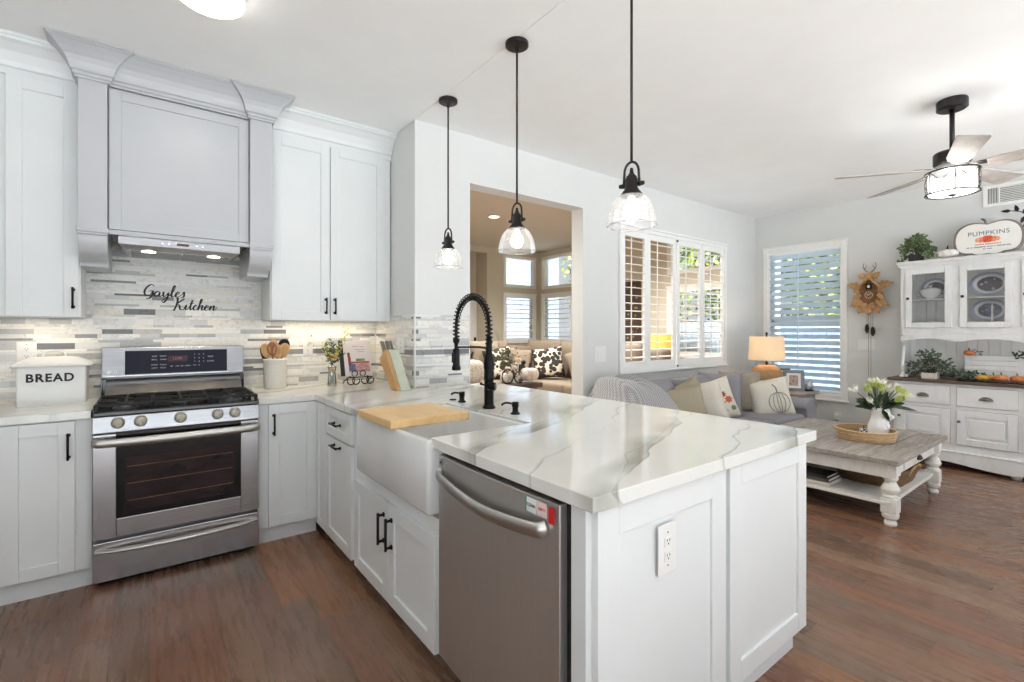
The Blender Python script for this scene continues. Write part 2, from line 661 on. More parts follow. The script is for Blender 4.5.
def sweep(mb, path, prof):
    """mitred sweep of profile (out, z) along a plan path; out is to the right of travel"""
    P = [Vector((x, y, 0)) for x, y in path]
    offs = []
    for i, p in enumerate(P):
        ns = []
        if i > 0:
            t = (P[i] - P[i - 1]).normalized()
            ns.append(Vector((t.y, -t.x, 0)))
        if i < len(P) - 1:
            t = (P[i + 1] - P[i]).normalized()
            ns.append(Vector((t.y, -t.x, 0)))
        if len(ns) == 2:
            b = (ns[0] + ns[1])
            b = b / max(1e-6, b.dot(ns[0])) if b.dot(ns[0]) > 1e-6 else ns[0]
        else:
            b = ns[0]
        offs.append(b)
    rings = [[mb.bm.verts.new(p + o * u + Vector((0, 0, z))) for u, z in prof] for p, o in zip(P, offs)]
    n = len(prof)
    for a, b in zip(rings, rings[1:]):
        for k in range(n):
            mb.bm.faces.new((a[k], a[(k + 1) % n], b[(k + 1) % n], b[k]))
    mb.bm.faces.new(rings[0][::-1])
    mb.bm.faces.new(rings[-1])
    return mb


def shaker(O, U, V, w, h, t=.02, st=.062, rec=.010):
    """shaker door mesh: O lower corner on the carcass face, U width dir, V up dir; outward normal = V x U... given by Nn"""
    U, V = Vector(U), Vector(V)
    Nn = U.cross(V)
    O = Vector(O)
    mb = MB()
    g = .0015
    w -= 2 * g
    h -= 2 * g
    O = O + U * g + V * g
    mb.obox(O, U * st, V * h, Nn * t)
    mb.obox(O + U * (w - st), U * st, V * h, Nn * t)
    mb.obox(O + U * st, U * (w - 2 * st), V * st, Nn * t)
    mb.obox(O + U * st + V * (h - st), U * (w - 2 * st), V * st, Nn * t)
    mb.obox(O + U * (st - .004) + V * (st - .004), U * (w - 2 * st + .008), V * (h - 2 * st + .008), Nn * (t - rec))
    return mb


def pull(parent, c, d, Nn, l=.12, name='handle', mat=None, r=.0055, stand=.03):
    """bar pull centred at c along unit d, standing off along Nn"""
    c, d, Nn = Vector(c), Vector(d), Vector(Nn)
    mb = MB()
    mb.tube([c - d * l / 2 + Nn * stand, c + d * l / 2 + Nn * stand], r, 10)
    for s_ in (-1, 1):
        q = c + d * s_ * (l / 2 - .012)
        mb.tube([q, q + Nn * stand], r * .95, 10)
        mb.tube([q, q + Nn * .006], r * 1.7, 10)
    o = mb.build(name, mat or BLK, parent, smooth=True, bevel=.0)
    return o


def text(parent, s_, size, loc, rot, mat, name='lettering', ext=.0012, off=0., spacing=1., align='CENTER', shear=0.):
    cu = bpy.data.curves.new(name, 'FONT')
    cu.body = s_
    cu.size = size
    cu.extrude = ext
    cu.offset = off
    cu.shear = shear
    cu.space_character = spacing
    cu.align_x = align
    cu.align_y = 'CENTER'
    cu.materials.append(mat)
    tmp = bpy.data.objects.new('tmp', cu)
    me = bpy.data.meshes.new_from_object(tmp)
    bpy.data.objects.remove(tmp)
    me.name = name
    o = bpy.data.objects.new(name, me)
    COL.objects.link(o)
    o.parent = parent
    o.location = Vector(loc) - root_loc(parent)
    o.rotation_euler = rot
    return o


def pillow_mb(w, h, t, pinch=.07, n=14):
    mb = MB()
    for side in (1, -1):
        vs = []
        for i in range(n + 1):
            row = []
            for j in range(n + 1):
                u, v = i / n * 2 - 1, j / n * 2 - 1
                e = (1 - u ** 4) * (1 - v ** 4)
                z = side * t / 2 * max(0, e) ** .5
                k = 1 - pinch * (1 - (abs(u) * abs(v)) ** 1.5)
                x = u * w / 2 * (k if abs(v) < 2 else 1)
                y = v * h / 2 * k
                row.append(mb.bm.verts.new((x, y, z)))
            vs.append(row)
        for i in range(n):
            for j in range(n):
                f = (vs[i][j], vs[i + 1][j], vs[i + 1][j + 1], vs[i][j + 1])
                mb.bm.faces.new(f if side > 0 else f[::-1])
    bmesh.ops.remove_doubles(mb.bm, verts=mb.bm.verts, dist=1e-4)
    return mb


def place(mb, loc, rot):
    """rotate (Euler tuple, radians) then move mesh"""
    from mathutils import Euler
    return mb.xf(Matrix.Translation(Vector(loc)) @ Euler(rot).to_matrix().to_4x4())


def light(name, typ, loc, energy, size=.1, color=(1, 1, 1), rot=(0, 0, 0), size_y=None, parent=None, spot=None):
    d = bpy.data.lights.new(name, typ)
    d.energy = energy
    d.color = color
    if typ == 'AREA':
        d.size = size
        if size_y:
            d.shape = 'RECTANGLE'
            d.size_y = size_y
    else:
        d.shadow_soft_size = size
    if spot:
        d.spot_size = spot
        d.spot_blend = .6
    o = bpy.data.objects.new(name, d)
    COL.objects.link(o)
    o.location = loc
    o.rotation_euler = rot
    return o


# ------------------------------------------------------------------ materials
WHITE = M('wall_white_paint', (218, 219, 217), .6, var=.008, scale=3)
CEIL = M('ceiling_white_paint', (243, 244, 243), .75, var=.008, scale=3)
CAB = M('cabinet_white_lacquer', (224, 227, 227), .32, var=.008, scale=4)
GREY = M('hood_grey_lacquer', (188, 190, 193), .35, var=.01, scale=4)
TRIMW = M('trim_white', (238, 238, 235), .4, var=.006)
TAUPE = M('taupe_wall_paint', (202, 193, 176), .7, var=.01, scale=3)
BLK = M('matte_black_metal', (22, 21, 22), .38, .6, var=.1)
BRONZE = M('dark_bronze_metal', (52, 49, 49), .4, .7, var=.1)
HANDLE = steel_mat('satin_handle_steel', (196, 194, 190), .36, (1, 1, 30))
STEEL = steel_mat('brushed_steel', (178, 177, 178), .25, (1, 1, 60))
STEELV = M('brushed_steel_vertical', (200, 197, 194), .36, .85, var=.012, scale=2.5, stretch=(40, 40, 1))
STEELD = steel_mat('dark_steel', (100, 99, 100), .3, (1, 1, 40))
BGLOSS = M('black_enamel', (14, 14, 16), .12, 0, var=.1)
GRATE = M('cast_iron', (26, 26, 27), .55, .2, var=.2, bump=.2)
CERAM = M('white_fireclay', (226, 227, 226), .1, var=.006)
BOARD = wood_mat('bamboo_board', (222, 180, 118), (238, 203, 148), .42, (20, 2, 20))
FLOOR = floor_mat()
TILE = tile_mat()
QUARTZ = quartz_mat()
SHUT = M('shutter_white', (240, 240, 238), .38, var=.005)
GLASS = glassmat('clear_glass', gl=.05)
SOFA = M('grey_linen', (146, 144, 149), .9, var=.06, scale=220, bump=.35, bscale=500)
DIST = wood_mat('distressed_white_wood', (226, 228, 228), (231, 232, 231), .5, (3, 3, 1), wear=(221, 220, 216))
GREYTOP = wood_mat('weathered_grey_wood', (124, 114, 106), (164, 156, 148), .55, (2, 18, 18), wear=(178, 171, 163))
BRTOP = wood_mat('brown_wood_top', (74, 58, 48), (104, 84, 70), .4, (18, 2, 18))
LEAFG = M('green_leaf', (66, 88, 52), .55, var=.35, scale=40)
LEAFD = M('dark_green_leaf', (44, 66, 40), .5, var=.3, scale=40)
LEAFL = M('lime_leaf', (150, 172, 74), .5, var=.25, scale=40)
STEM = M('brown_stem', (96, 76, 52), .7, var=.1)
SAGE = M('sage_leaf', (92, 108, 90), .6, var=.25, scale=40)
WICK = pattern_mat('wicker', 'weave', (158, 122, 82), (226, 196, 152), 40)
PLASTIC = M('white_plastic', (230, 230, 227), .35, var=.004)
DARKGAP = M('dark_gap', (18, 18, 18), .8, var=.05)
INK = M('black_ink', (26, 26, 28), .6, var=.05)
SHADW = M('toe_kick_white', (226, 229, 231), .4, var=.01)

CH = 2.867
exec_parts = []

# ================================================================== THE SETTING
struct(MB().box(-2.3, 7.35, -3.0, 10.2, -.1, 0).build('floor', FLOOR))
mb = MB()
mb.box(-2.3, 1.538, -3.0, 4.05, CH, CH + .12)
mb.box(1.541, 6.75, -3.0, 3.3, CH, CH + .12)
mb.box(1.50, 1.58, -3.0, 3.25, CH + .004, CH + .11)
struct(mb.build('ceiling', CEIL))
struct(MB().box(1.54, 7.35, 3.345, 10.2, 3.15, 3.27).build('ceiling_family', M('taupe_ceiling_paint', (204, 194, 178), .75, var=.01, scale=3)))

struct(MB().box(-2.3, 1.54, 3.93, 4.05, 0, CH).build('wall_stove', WHITE))
struct(MB().box(1.54, 1.69, 3.345, 4.05, 0, 3.15).build('wall_return', WHITE))
struct(MB().box(-2.42, -2.3, -.6, 4.05, 0, CH).box(-2.42, -2.3, -3.0, -.6, 2.3, CH).build('wall_left', WHITE))  # lower rear part left open, an unseen gap added for daylight
mb = MB()
for x0, x1, z0, z1 in ((1.54, 2.012, 0, 3.2), (2.012, 3.27, 2.492, 3.2), (3.27, 3.83, 0, 3.2), (3.83, 6.08, 0, .955), (3.83, 6.08, 2.365, 3.2), (6.08, 7.35, 0, 3.2)):
    mb.box(x0, x1, 3.195, 3.345, z0, z1)
mb.box(5.775, 6.08, 3.195, 3.21, .955, 2.365)
struct(mb.build('wall_living', WHITE))
WY0, WY1, WZ0, WZ1 = 2.165, 3.02, .56, 2.36
mb = MB()
for y0, y1, z0, z1 in ((-.3, WY0, 0, CH), (-3.0, -2.8, 0, CH), (-2.8, -.3, 2.35, CH), (WY1, 3.195, 0, CH), (WY0, WY1, 0, WZ0), (WY0, WY1, WZ1, CH)):  # leaves an out-of-view gap near the rear, added to let daylight in
    mb.box(6.6, 6.75, y0, y1, z0, z1)
struct(mb.build('wall_right', WHITE))
# family room walls: far wall with hall opening and bay windows, side wall with windows
mb = MB()
for x0, x1, z0, z1 in ((1.54, 4.75, 0, 3.15), (4.75, 5.78, 3.02, 3.15), (5.78, 6.26, 0, 3.15), (6.26, 7.09, 0, 1.14), (6.26, 7.09, 2.12, 2.36), (6.26, 7.09, 2.98, 3.15), (7.09, 7.35, 0, 3.15)):
    mb.box(x0, x1, 8.5, 8.62, z0, z1)
mb.box(4.6, 4.72, 8.62, 10.2, 0, 3.15)
mb.box(5.78, 5.9, 8.62, 10.2, 0, 3.15)
mb.box(4.6, 5.9, 10.1, 10.2, 0, 3.15)
struct(mb.build('wall_family_far', TAUPE))
struct(MB().box(1.57, 1.69, 4.05, 8.5, 0, 3.15).build('wall_family_left', TAUPE))
mb = MB()
for y0, y1, z0, z1 in ((8.29, 8.5, 0, 3.15), (7.35, 8.29, 0, 1.12), (7.35, 8.29, 2.12, 2.34), (7.35, 8.29, 2.98, 3.15), (4.95, 7.35, 0, 3.15), (3.75, 4.95, 0, .95),
                       (3.75, 4.95, 2.04, 2.36), (3.75, 4.95, 2.98, 3.15), (3.345, 3.75, 0, 3.15)):
    mb.box(7.2, 7.35, y0, y1, z0, z1)
struct(mb.build('wall_family_right', TAUPE))
# the family-room side of the shared wall is taupe: a thin plaster skin
mb = MB()
for x0, x1, z0, z1 in ((1.69, 2.012, 0, 3.15), (2.012, 3.27, 2.492, 3.15), (3.27, 3.83, 0, 3.15), (3.83, 6.08, 0, .955), (3.83, 6.08, 2.365, 3.15), (6.08, 7.2, 0, 3.15)):
    mb.box(x0, x1, 3.345, 3.35, z0, z1)
struct(mb.build('wall_family_near', TAUPE))

# tile backsplash skins
mb = MB()
mb.box(-1.6, 1.54, 3.922, 3.93, .914, 1.40)
mb.box(-.31, .66, 3.922, 3.93, 1.40, 1.95)
mb.box(1.532, 1.54, 3.2, 3.93, .914, 1.45)
mb.box(1.54, 2.0, 3.187, 3.195, .914, 1.45)
struct(mb.build('wall_backsplash_tile', TILE))
mb = MB()
mb.box(1.532, 1.542, 3.183, 3.2, .914, 1.452)
mb.box(1.998, 2.006, 3.183, 3.195, .914, 1.452)
struct(mb.build('trim_1', PLASTIC, bevel=.001))
# baseboards
mb = MB().box(6.585, 6.6, -.3, 3.195, 0, .12)
struct(mb.build('baseboard_right', TRIMW))
mb = MB().box(3.27, 6.585, 3.18, 3.195, 0, .12)
struct(mb.build('baseboard_living', TRIMW))


def louvers(mb, O, U, w, zs, Nn, depth, tilt, th=.010):
    O, U, Nn = Vector(O), Vector(U), Vector(Nn)
    Z = Vector((0, 0, 1))
    for z in zs:
        a = Nn * math.cos(tilt) + Z * math.sin(tilt)
        b = Z * math.cos(tilt) - Nn * math.sin(tilt)
        c = O + Z * z
        sec = [(-.5, 0), (-.25, .45), (.25, .45), (.5, 0), (.25, -.45), (-.25, -.45)]
        pts = [c + a * (p * depth) + b * (q * th) for p, q in sec]
        mb.prism(pts, U * w)


def shutter_window(name, O, U, Nn, width, z0, z1, panels, pitch, depth, tilt, casing=.07, rail=.07, stile=.05, mid=None, rods=None, glass_back=.11, lmat=None):
    """plantation-shutter window: casing root, shutter panels as parts, glazing behind"""
    O, U, Nn = Vector(O), Vector(U), Vector(Nn)
    Z = Vector((0, 0, 1))
    mb = MB()
    c = casing
    for (u0, u1, a, b) in ((-c, 0, z0 - c, z1 + c), (width, width + c, z0 - c, z1 + c), (0, width, z1, z1 + c), (0, width, z0 - c, z0)):
        mb.obox(O + U * u0 + Z * a - Nn * .0, U * (u1 - u0), Z * (b - a), Nn * .025)
    mb.obox(O + U * (-c - .012) + Z * (z1 + c), U * (width + 2 * c + .024), Z * .02, Nn * .04)
    mb.obox(O + U * (-c - .012) + Z * (z0 - c - .02), U * (width + 2 * c + .024), Z * .02, Nn * .04)
    root = struct(mb.build(name, TRIMW, bevel=.003))
    for k, (u0, u1) in enumerate(panels):
        mb = MB()
        P0 = O - Nn * .015
        mb.obox(P0 + U * u0 + Z * z0, U * stile, Z * (z1 - z0), Nn * .028)
        mb.obox(P0 + U * (u1 - stile) + Z * z0, U * stile, Z * (z1 - z0), Nn * .028)
        rails = [(z0, z0 + rail), (z1 - rail, z1)] + ([mid] if mid else [])
        for a, b in rails:
            mb.obox(P0 + U * (u0 + stile) + Z * a, U * (u1 - u0 - 2 * stile), Z * (b - a), Nn * .028)
        f = mb.build('shutter_panel', SHUT, root, bevel=.002)
        mb = MB()
        segs = [(z0 + rail, z1 - rail)] if not mid else [(z0 + rail, mid[0]), (mid[1], z1 - rail)]
        for a, b in segs:
            n = max(1, int((b - a) / pitch))
            pp = (b - a) / n
            louvers(mb, O + U * (u0 + stile) - Nn * .001, U, u1 - u0 - 2 * stile, [a + pp * (i + .5) for i in range(n)], Nn, depth, tilt)
            ur = u0 + stile + (u1 - u0 - 2 * stile) * (rods or .18)
            mb.obox(O + U * (ur - .005) + Z * (a + .02) + Nn * (depth * .5 * math.cos(tilt) - .002), U * .010, Z * (b - a - .04), Nn * .008)
        mb.build('louvers', lmat or SHUT, root, smooth=False)
    if glass_back is None:
        return root
    mb = MB()
    mb.obox(O + Z * z0 - Nn * glass_back, U * width, Z * (z1 - z0), -Nn * .004)
    mb.build('window_pane', GLASS, root)
    mb = MB()
    fw = .03
    for (u0, u1, a, b) in ((0, fw, z0, z1), (width - fw, width, z0, z1), (0, width, z0, z0 + fw), (0, width, z1 - fw, z1), (0, width, (z0 + z1) / 2 - .015, (z0 + z1) / 2 + .015)):
        mb.obox(O + U * u0 + Z * a - Nn * (glass_back - .012), U * (u1 - u0), Z * (b - a), -Nn * .03)
    mb.build('sash', TRIMW, root)
    return root


# window_1: interior shutters between living and family room (no outer glazing needed, keeps its pane)
shutter_window('window_1', (3.815, 3.195, 0), (1, 0, 0), (0, -1, 0), 1.96, .955, 2.365,
               [(.0, .415), (.415, .925), (.95, 1.455), (1.465, 1.96)], .078, .074, R(-7), casing=.04, rail=.058, stile=.05, rods=.2, glass_back=None)
knob = MB().sph((4.75, 3.165, 2.345), .011).sph((4.75, 3.165, .94), .011).build('shutter_knob', BRONZE, bpy.data.objects['window_1'], smooth=True)
# window_2: right wall, partly closed louvers
BLUE = M('shutter_skylit_white', (232, 240, 248), .4, var=.005)  # bluish tint and translucency stand in for daylight glowing on the slats
_nt = BLUE.node_tree
_tl = N(_nt, 'ShaderNodeBsdfTranslucent')
_tl.inputs[0].default_value = lin(236, 243, 250)
_mx = N(_nt, 'ShaderNodeMixShader')
_mx.inputs[0].default_value = .6
_nt.links.new(_nt.nodes['Principled BSDF'].outputs[0], _mx.inputs[1])
_nt.links.new(_tl.outputs[0], _mx.inputs[2])
_nt.links.new(_mx.outputs[0], _nt.nodes['Material Output'].inputs[0])
shutter_window('window_2', (6.6, WY1, 0), (0, -1, 0), (-1, 0, 0), WY1 - WY0, WZ0, WZ1, [(.0, WY1 - WY0)], .0785, .086, R(41), casing=.055, rail=.03, stile=.02,
               rods=.44, lmat=BLUE)
# family room windows
shutter_window('window_3', (6.26, 8.5, 0), (1, 0, 0), (0, -1, 0), .83, 1.14, 2.12, [(0, .83)], .1, .09, R(12), casing=.05, rail=.04, stile=.04, rods=.5)
shutter_window('window_4', (7.2, 8.29, 0), (0, -1, 0), (-1, 0, 0), .94, 1.12, 2.12, [(0, .94)], .1, .09, R(12), casing=.05, rail=.04, stile=.04, rods=.5)
shutter_window('window_5', (7.2, 4.95, 0), (0, -1, 0), (-1, 0, 0), 1.2, .95, 2.04, [(0, .6), (.6, 1.2)], .085, .08, R(12), casing=.05, rail=.04, stile=.04, rods=.5)


def transom(name, O, U, Nn, w, z0, z1):
    O, U, Nn = Vector(O), Vector(U), Vector(Nn)
    Z = Vector((0, 0, 1))
    mb = MB()
    for (u0, u1, a, b) in ((-.05, .02, z0 - .05, z1 + .05), (w - .02, w + .05, z0 - .05, z1 + .05), (0, w, z0 - .05, z0 + .02), (0, w, z1 - .02, z1 + .05)):
        mb.obox(O + U * u0 + Z * a - Nn * .06, U * (u1 - u0), Z * (b - a), Nn * .08)
    root = struct(mb.build(name, TRIMW, bevel=.003))
    MB().obox(O + Z * z0 - Nn * .06, U * w, Z * (z1 - z0), -Nn * .004).build('window_pane', GLASS, root)


transom('window_6', (6.26, 8.5, 0), (1, 0, 0), (0, -1, 0), .83, 2.36, 2.98)
transom('window_7', (7.2, 8.29, 0), (0, -1, 0), (-1, 0, 0), .94, 2.34, 2.98)
transom('window_8', (7.2, 4.95, 0), (0, -1, 0), (-1, 0, 0), 1.2, 2.36, 2.98)

# hall door at the far end, beyond the family room
mb = MB().box(4.72, 5.78, 8.90, 8.96, 0, 2.15)
d = struct(mb.build('door_1', TRIMW, bevel=.004))
mb = MB()
for a, b in ((.15, .95), (1.1, 2.0)):
    for x in (4.9, 5.3):
        mb.box(x, x + .3, 8.89, 8.905, a, b)
mb.build('door_panel', TRIMW, d, bevel=.006)
MB().box(5.3, 5.56, 8.90, 8.94, 2.36, 2.95).build('transom_pane', M('pale_sky_glass', (190, 205, 220), .2), d)
MB().box(5.70, 5.745, 8.87, 8.89, 1.0, 1.2).build('door_handle', BLK, d)
MB().box(4.72, 5.78, 8.93, 8.96, 2.15, 3.15).build('wall_over_door', TAUPE, d)

# outdoors
struct(MB().box(6.76, 16, -4, 16, -.2, -.02).build('ground_outside', M('pale_patio_concrete', (212, 214, 216), .9, var=.05)))
struct(MB().box(-9, 13, -16, -3.0, -.12, -.02).box(-9, -2.42, -3.0, 5, -.12, -.02).build('added_bounce_ground', M('pale_patio_concrete', (212, 214, 216), .9)))  # unseen pale ground added to bounce sunlight up into the rooms
struct(MB().box(1.5, 6.76, 10.2, 16, -.2, -.02).build('ground_outside', M('pale_patio_concrete', (212, 214, 216), .9)))


def tree(loc, h, r, label, mats, n=900, seed=1, cz=None):
    rnd = random.Random(seed)
    t = thing('tree', loc, label, 'tree', None)
    mb = MB()
    x, y, z = loc
    mb.tube(crv([(x, y, z), (x + .05, y, z + h * .3), (x - .04, y + .05, z + h * .62)], 4), .08, 8, r1=.03)
    for k in range(7):
        a = k * 2.4
        mb.tube(crv([(x, y, z + h * .38 + k * .05 * h), (x + r * .4 * math.cos(a), y + r * .4 * math.sin(a), z + h * (.5 + .05 * k)), (x + r * .8 * math.cos(a), y + r * .8 * math.sin(a), z + h * (.58 + .05 * k))], 3), .03, 6, r1=.01)
    mb.build('trunk', STEM, t)
    for m_, share in mats:
        mb = MB()
        for i in range(int(n * share)):
            u = Vector((rnd.gauss(0, 1), rnd.gauss(0, 1), rnd.gauss(0, 1))).normalized() * (rnd.random() ** .4)
            c = Vector((x, y, z + h * (cz or .65))) + Vector((u.x * r, u.y * r, u.z * h * .42))
            mb.leaf(c, (rnd.uniform(-1, 1), rnd.uniform(-1, 1), rnd.uniform(-1, .4)), rnd.uniform(.12, .24), rnd.uniform(.06, .11), (rnd.uniform(-1, 1), rnd.uniform(-1, 1), 1))
        o = mb.build('foliage', m_, t)
        o['kind'] = 'stuff'
    return t


LFY = M('sunlit_yellow_leaf', (196, 202, 92), .6, var=.2, scale=10)
LFG = M('outdoor_green_leaf', (96, 122, 66), .6, var=.3, scale=10)
tree((8.9, 4.75, -.02), 4.4, .78, 'leafy green tree left of the nearer one outside the right-hand window', [(LFG, .7), (LFY, .3)], 1100, 8)
tree((8.8, 3.1, -.02), 4.2, .82, 'leafy green tree outside the right-hand shuttered window', [(LFG, .6), (LFY, .4)], 1500, 3)
tree((9.4, 6.9, -.02), 4.8, 1.25, 'bushy yellow-green tree seen through the upper living room shutters', [(LFG, .5), (LFY, .5)], 1500, 4)
tree((10.2, 9.6, -.02), 4.3, .9, 'small green tree outside the family room corner window', [(LFG, .5), (LFY, .5)], 700, 5)
fn = thing('garden_fence', (7.9, 2.2, -.02), 'pale blue-grey board fence outside the right-hand window', 'fence')
mb = MB()
for k in range(29):
    mb.box(7.9, 7.925, .6 + k * .2, .595 + .19 + k * .2, -.02, 1.52)
mb.build('fence_board', M('blue_grey_fence_paint', (176, 190, 204), .8, var=.05), fn, bevel=.003)
mb = MB().box(7.925, 7.965, .6, 6.4, .3, .38).box(7.925, 7.965, .6, 6.4, 1.2, 1.28)
mb.build('fence_rail', M('blue_grey_fence_paint', (176, 190, 204), .8), fn)
hb = thing('neighbouring_house', (9.5, 13.8, -.02), 'pale neighbouring house wall beyond the family room corner window', 'house')
MB().box(3.5, 12.5, 13.5, 14.2, -.02, 5.2).build('house_wall', M('pale_stucco', (118, 126, 140), .9, var=.03), hb)
MB().prism([(3.2, 13.1, 5.0), (12.8, 13.1, 5.0), (12.8, 14.6, 5.9), (3.2, 14.6, 5.9)], (0, 0, .12)).build('house_roof', M('roof_tile', (150, 120, 100), .9), hb)

# ================================================================== KITCHEN CABINETRY
CF = 3.30        # carcass face of the stove-wall base cabinets
def base_cab(name, x0, x1, doors, label, z0=.10):
    """base cabinet on the stove wall; doors: list of (u0,u1,handle_u)"""
    t = thing(name, ((x0 + x1) / 2, 3.6, 0), label, 'cabinet', 'base cabinets along the stove wall')
    MB().box(x0, x1, CF, 3.92, z0, .874).build('carcass', CAB, t)
    MB().box(x0, x1, CF + .03, CF + .045, 0, z0).build('toe_kick', SHADW, t)
    for u0, u1, hu in doors:
        d = shaker((u0, CF, z0 + .004), (1, 0, 0), (0, 0, 1), u1 - u0, .766).build('door', CAB, t, bevel=.0018)
        pull(d, (hu, CF - .02, .745), (0, 0, 1), (0, -1, 0), .135)
    return t


base_cab('base_cabinet', -.90, -.235, [(-.565, -.298, -.323)], 'white shaker base cabinet left of the steel stove, under the bread box')
base_cab('base_cabinet', -1.55, -.905, [(-1.5, -.94, -.97)], 'white shaker base cabinet at the far left edge of the kitchen')
base_cab('base_cabinet', .537, .888, [(.592, .882, .622)], 'narrow white shaker base cabinet right of the steel stove, in the corner')

# --- peninsula carcasses: front face x = .895, boards run along Y
PX = .895
def pen_front(t, y0, y1, z0, z1, name='door', st=.062):
    """shaker front between y0<y1 on the peninsula's kitchen face"""
    return shaker((PX, y1, z0), (0, -1, 0), (0, 0, 1), y1 - y0, z1 - z0, st=st).build(name, CAB, t, bevel=.0018)


PZ = .075
t = thing('corner_cabinet', (1.2, 3.2, 0), 'white corner base cabinet with a narrow recessed front where the counters meet', 'cabinet', 'base cabinets of the peninsula')
MB().box(PX, 1.50, 3.07, 3.30, PZ, .874).box(.90, 1.53, 3.30, 3.92, .10, .874).build('carcass', CAB, t)
MB().box(PX + .06, PX + .075, 3.07, 3.33, 0, PZ).build('toe_kick', SHADW, t)
pen_front(t, 3.075, 3.275, PZ, .868, 'door', .045)

t = thing('drawer_cabinet', (1.2, 2.83, 0), 'white base cabinet with one drawer over a door, between corner and sink', 'cabinet', 'base cabinets of the peninsula')
MB().box(PX, 1.50, 2.575, 3.068, PZ, .874).build('carcass', CAB, t)
MB().box(PX + .06, PX + .075, 2.575, 3.068, 0, PZ).build('toe_kick', SHADW, t)
dr = pen_front(t, 2.60, 3.065, .70, .868, 'drawer', .045)
pull(dr, (PX - .02, 2.83, .785), (0, 1, 0), (-1, 0, 0), .13)
do = pen_front(t, 2.60, 3.065, PZ, .692)
pull(do, (PX - .02, 2.83, .655), (0, 1, 0), (-1, 0, 0), .13)

t = thing('sink_cabinet', (1.2, 2.1, 0), 'white sink base cabinet with two doors under the farmhouse sink', 'cabinet', 'base cabinets of the peninsula')
MB().box(PX, 1.50, 1.64, 2.572, PZ, .595).box(PX, 1.50, 1.62, 1.64, PZ, .874).box(PX, PX + .02, 2.47, 2.572, .595, .874).box(1.40, 1.50, 1.64, 2.572, .595, .874).build('carcass', CAB, t)
MB().box(PX + .06, PX + .075, 1.62, 2.572, 0, PZ).build('toe_kick', SHADW, t)
d1 = pen_front(t, 2.098, 2.55, PZ, .535)
pull(d1, (PX - .02, 2.14, .41), (0, 0, 1), (-1, 0, 0), .145, r=.0065)
d2 = pen_front(t, 1.645, 2.094, PZ, .535)
pull(d2, (PX - .02, 2.05, .41), (0, 0, 1), (-1, 0, 0), .145, r=.0065)

# end of the peninsula: end panels and rear cabinets
t = thing('peninsula_end_cabinet', (1.25, .95, 0), 'white panelled end of the peninsula with the wall outlet, beside the dishwasher', 'cabinet', 'base cabinets of the peninsula')
MB().box(PX, 1.549, .865, .918, 0, .874).build('carcass', CAB, t)
shaker((.915, .865, .0), (1, 0, 0), (0, 0, 1), 1.545 - .915, .868, t=.022, st=.085, rec=.009).build('end_panel', CAB, t, bevel=.002)
t = thing('back_cabinet', (1.87, 1.0, 0), 'white panelled cabinet at the outer corner of the peninsula, beside the living room', 'cabinet', 'base cabinets of the peninsula')
MB().box(1.56, 2.172, .865, 3.18, .10, .874).build('carcass', CAB, t)
MB().box(1.56, 2.15, .885, 3.18, 0, .10).build('toe_kick', SHADW, t)
shaker((1.566, .865, .102), (1, 0, 0), (0, 0, 1), 2.178 - 1.566, .766, t=.022, st=.075, rec=.009).build('end_panel', CAB, t, bevel=.002)
for k, (a, b) in enumerate(((.9, 1.62), (1.66, 2.38), (2.42, 3.14))):
    shaker((2.172, a, .102), (0, 1, 0), (0, 0, 1), b - a, .766, t=.02, st=.07, rec=.009).build('side_panel', CAB, t, bevel=.002)

# --- countertop with the sink cut-out
c = thing('countertop', (1.2, 2.0, .914), 'grey-veined white quartz worktop running along the wall and over the peninsula', 'worktop')
mb = MB()
ZT, ZB = .914, .874
rects = [(.869, 2.204, .815, 1.66), (1.37, 2.204, 1.66, 2.43), (.869, 2.204, 2.43, 3.184), (.869, 1.530, 3.184, 3.28), (.537, 1.530, 3.28, 3.921)]
xs = sorted({r[0] for r in rects} | {r[1] for r in rects})
ys = sorted({r[2] for r in rects} | {r[3] for r in rects})
cell = {}
inside = lambda x, y: any(r[0] < x < r[1] and r[2] < y < r[3] for r in rects)
vv = {}
def V_(x, y, z):
    k = (x, y, z)
    if k not in vv:
        vv[k] = mb.bm.verts.new(k)
    return vv[k]
for i in range(len(xs) - 1):
    for j in range(len(ys) - 1):
        x0, x1, y0, y1 = xs[i], xs[i + 1], ys[j], ys[j + 1]
        mx, my = (x0 + x1) / 2, (y0 + y1) / 2
        if not inside(mx, my):
            continue
        mb.bm.faces.new([V_(x0, y0, ZT), V_(x1, y0, ZT), V_(x1, y1, ZT), V_(x0, y1, ZT)])
        mb.bm.faces.new([V_(x0, y1, ZB), V_(x1, y1, ZB), V_(x1, y0, ZB), V_(x0, y0, ZB)])
        for (dx, dy, a, b) in ((-1, 0, (x0, y1), (x0, y0)), (1, 0, (x1, y0), (x1, y1)), (0, -1, (x0, y0), (x1, y0)), (0, 1, (x1, y1), (x0, y1))):
            nx = mx + dx * (x1 - x0) / 2 + dx * .001
            ny = my + dy * (y1 - y0) / 2 + dy * .001
            if not inside(nx, ny):
                mb.bm.faces.new([V_(a[0], a[1], ZB), V_(b[0], b[1], ZB), V_(b[0], b[1], ZT), V_(a[0], a[1], ZT)])
mb.build('worktop_slab', QUARTZ, c, bevel=.003)
mb = MB().box(-1.55, -.237, 3.28, 3.921, ZB, ZT)
ct2 = mb.build('countertop', QUARTZ, None, bevel=.003)
tag(ct2, 'short white quartz worktop left of the stove, carrying the bread box', 'worktop')

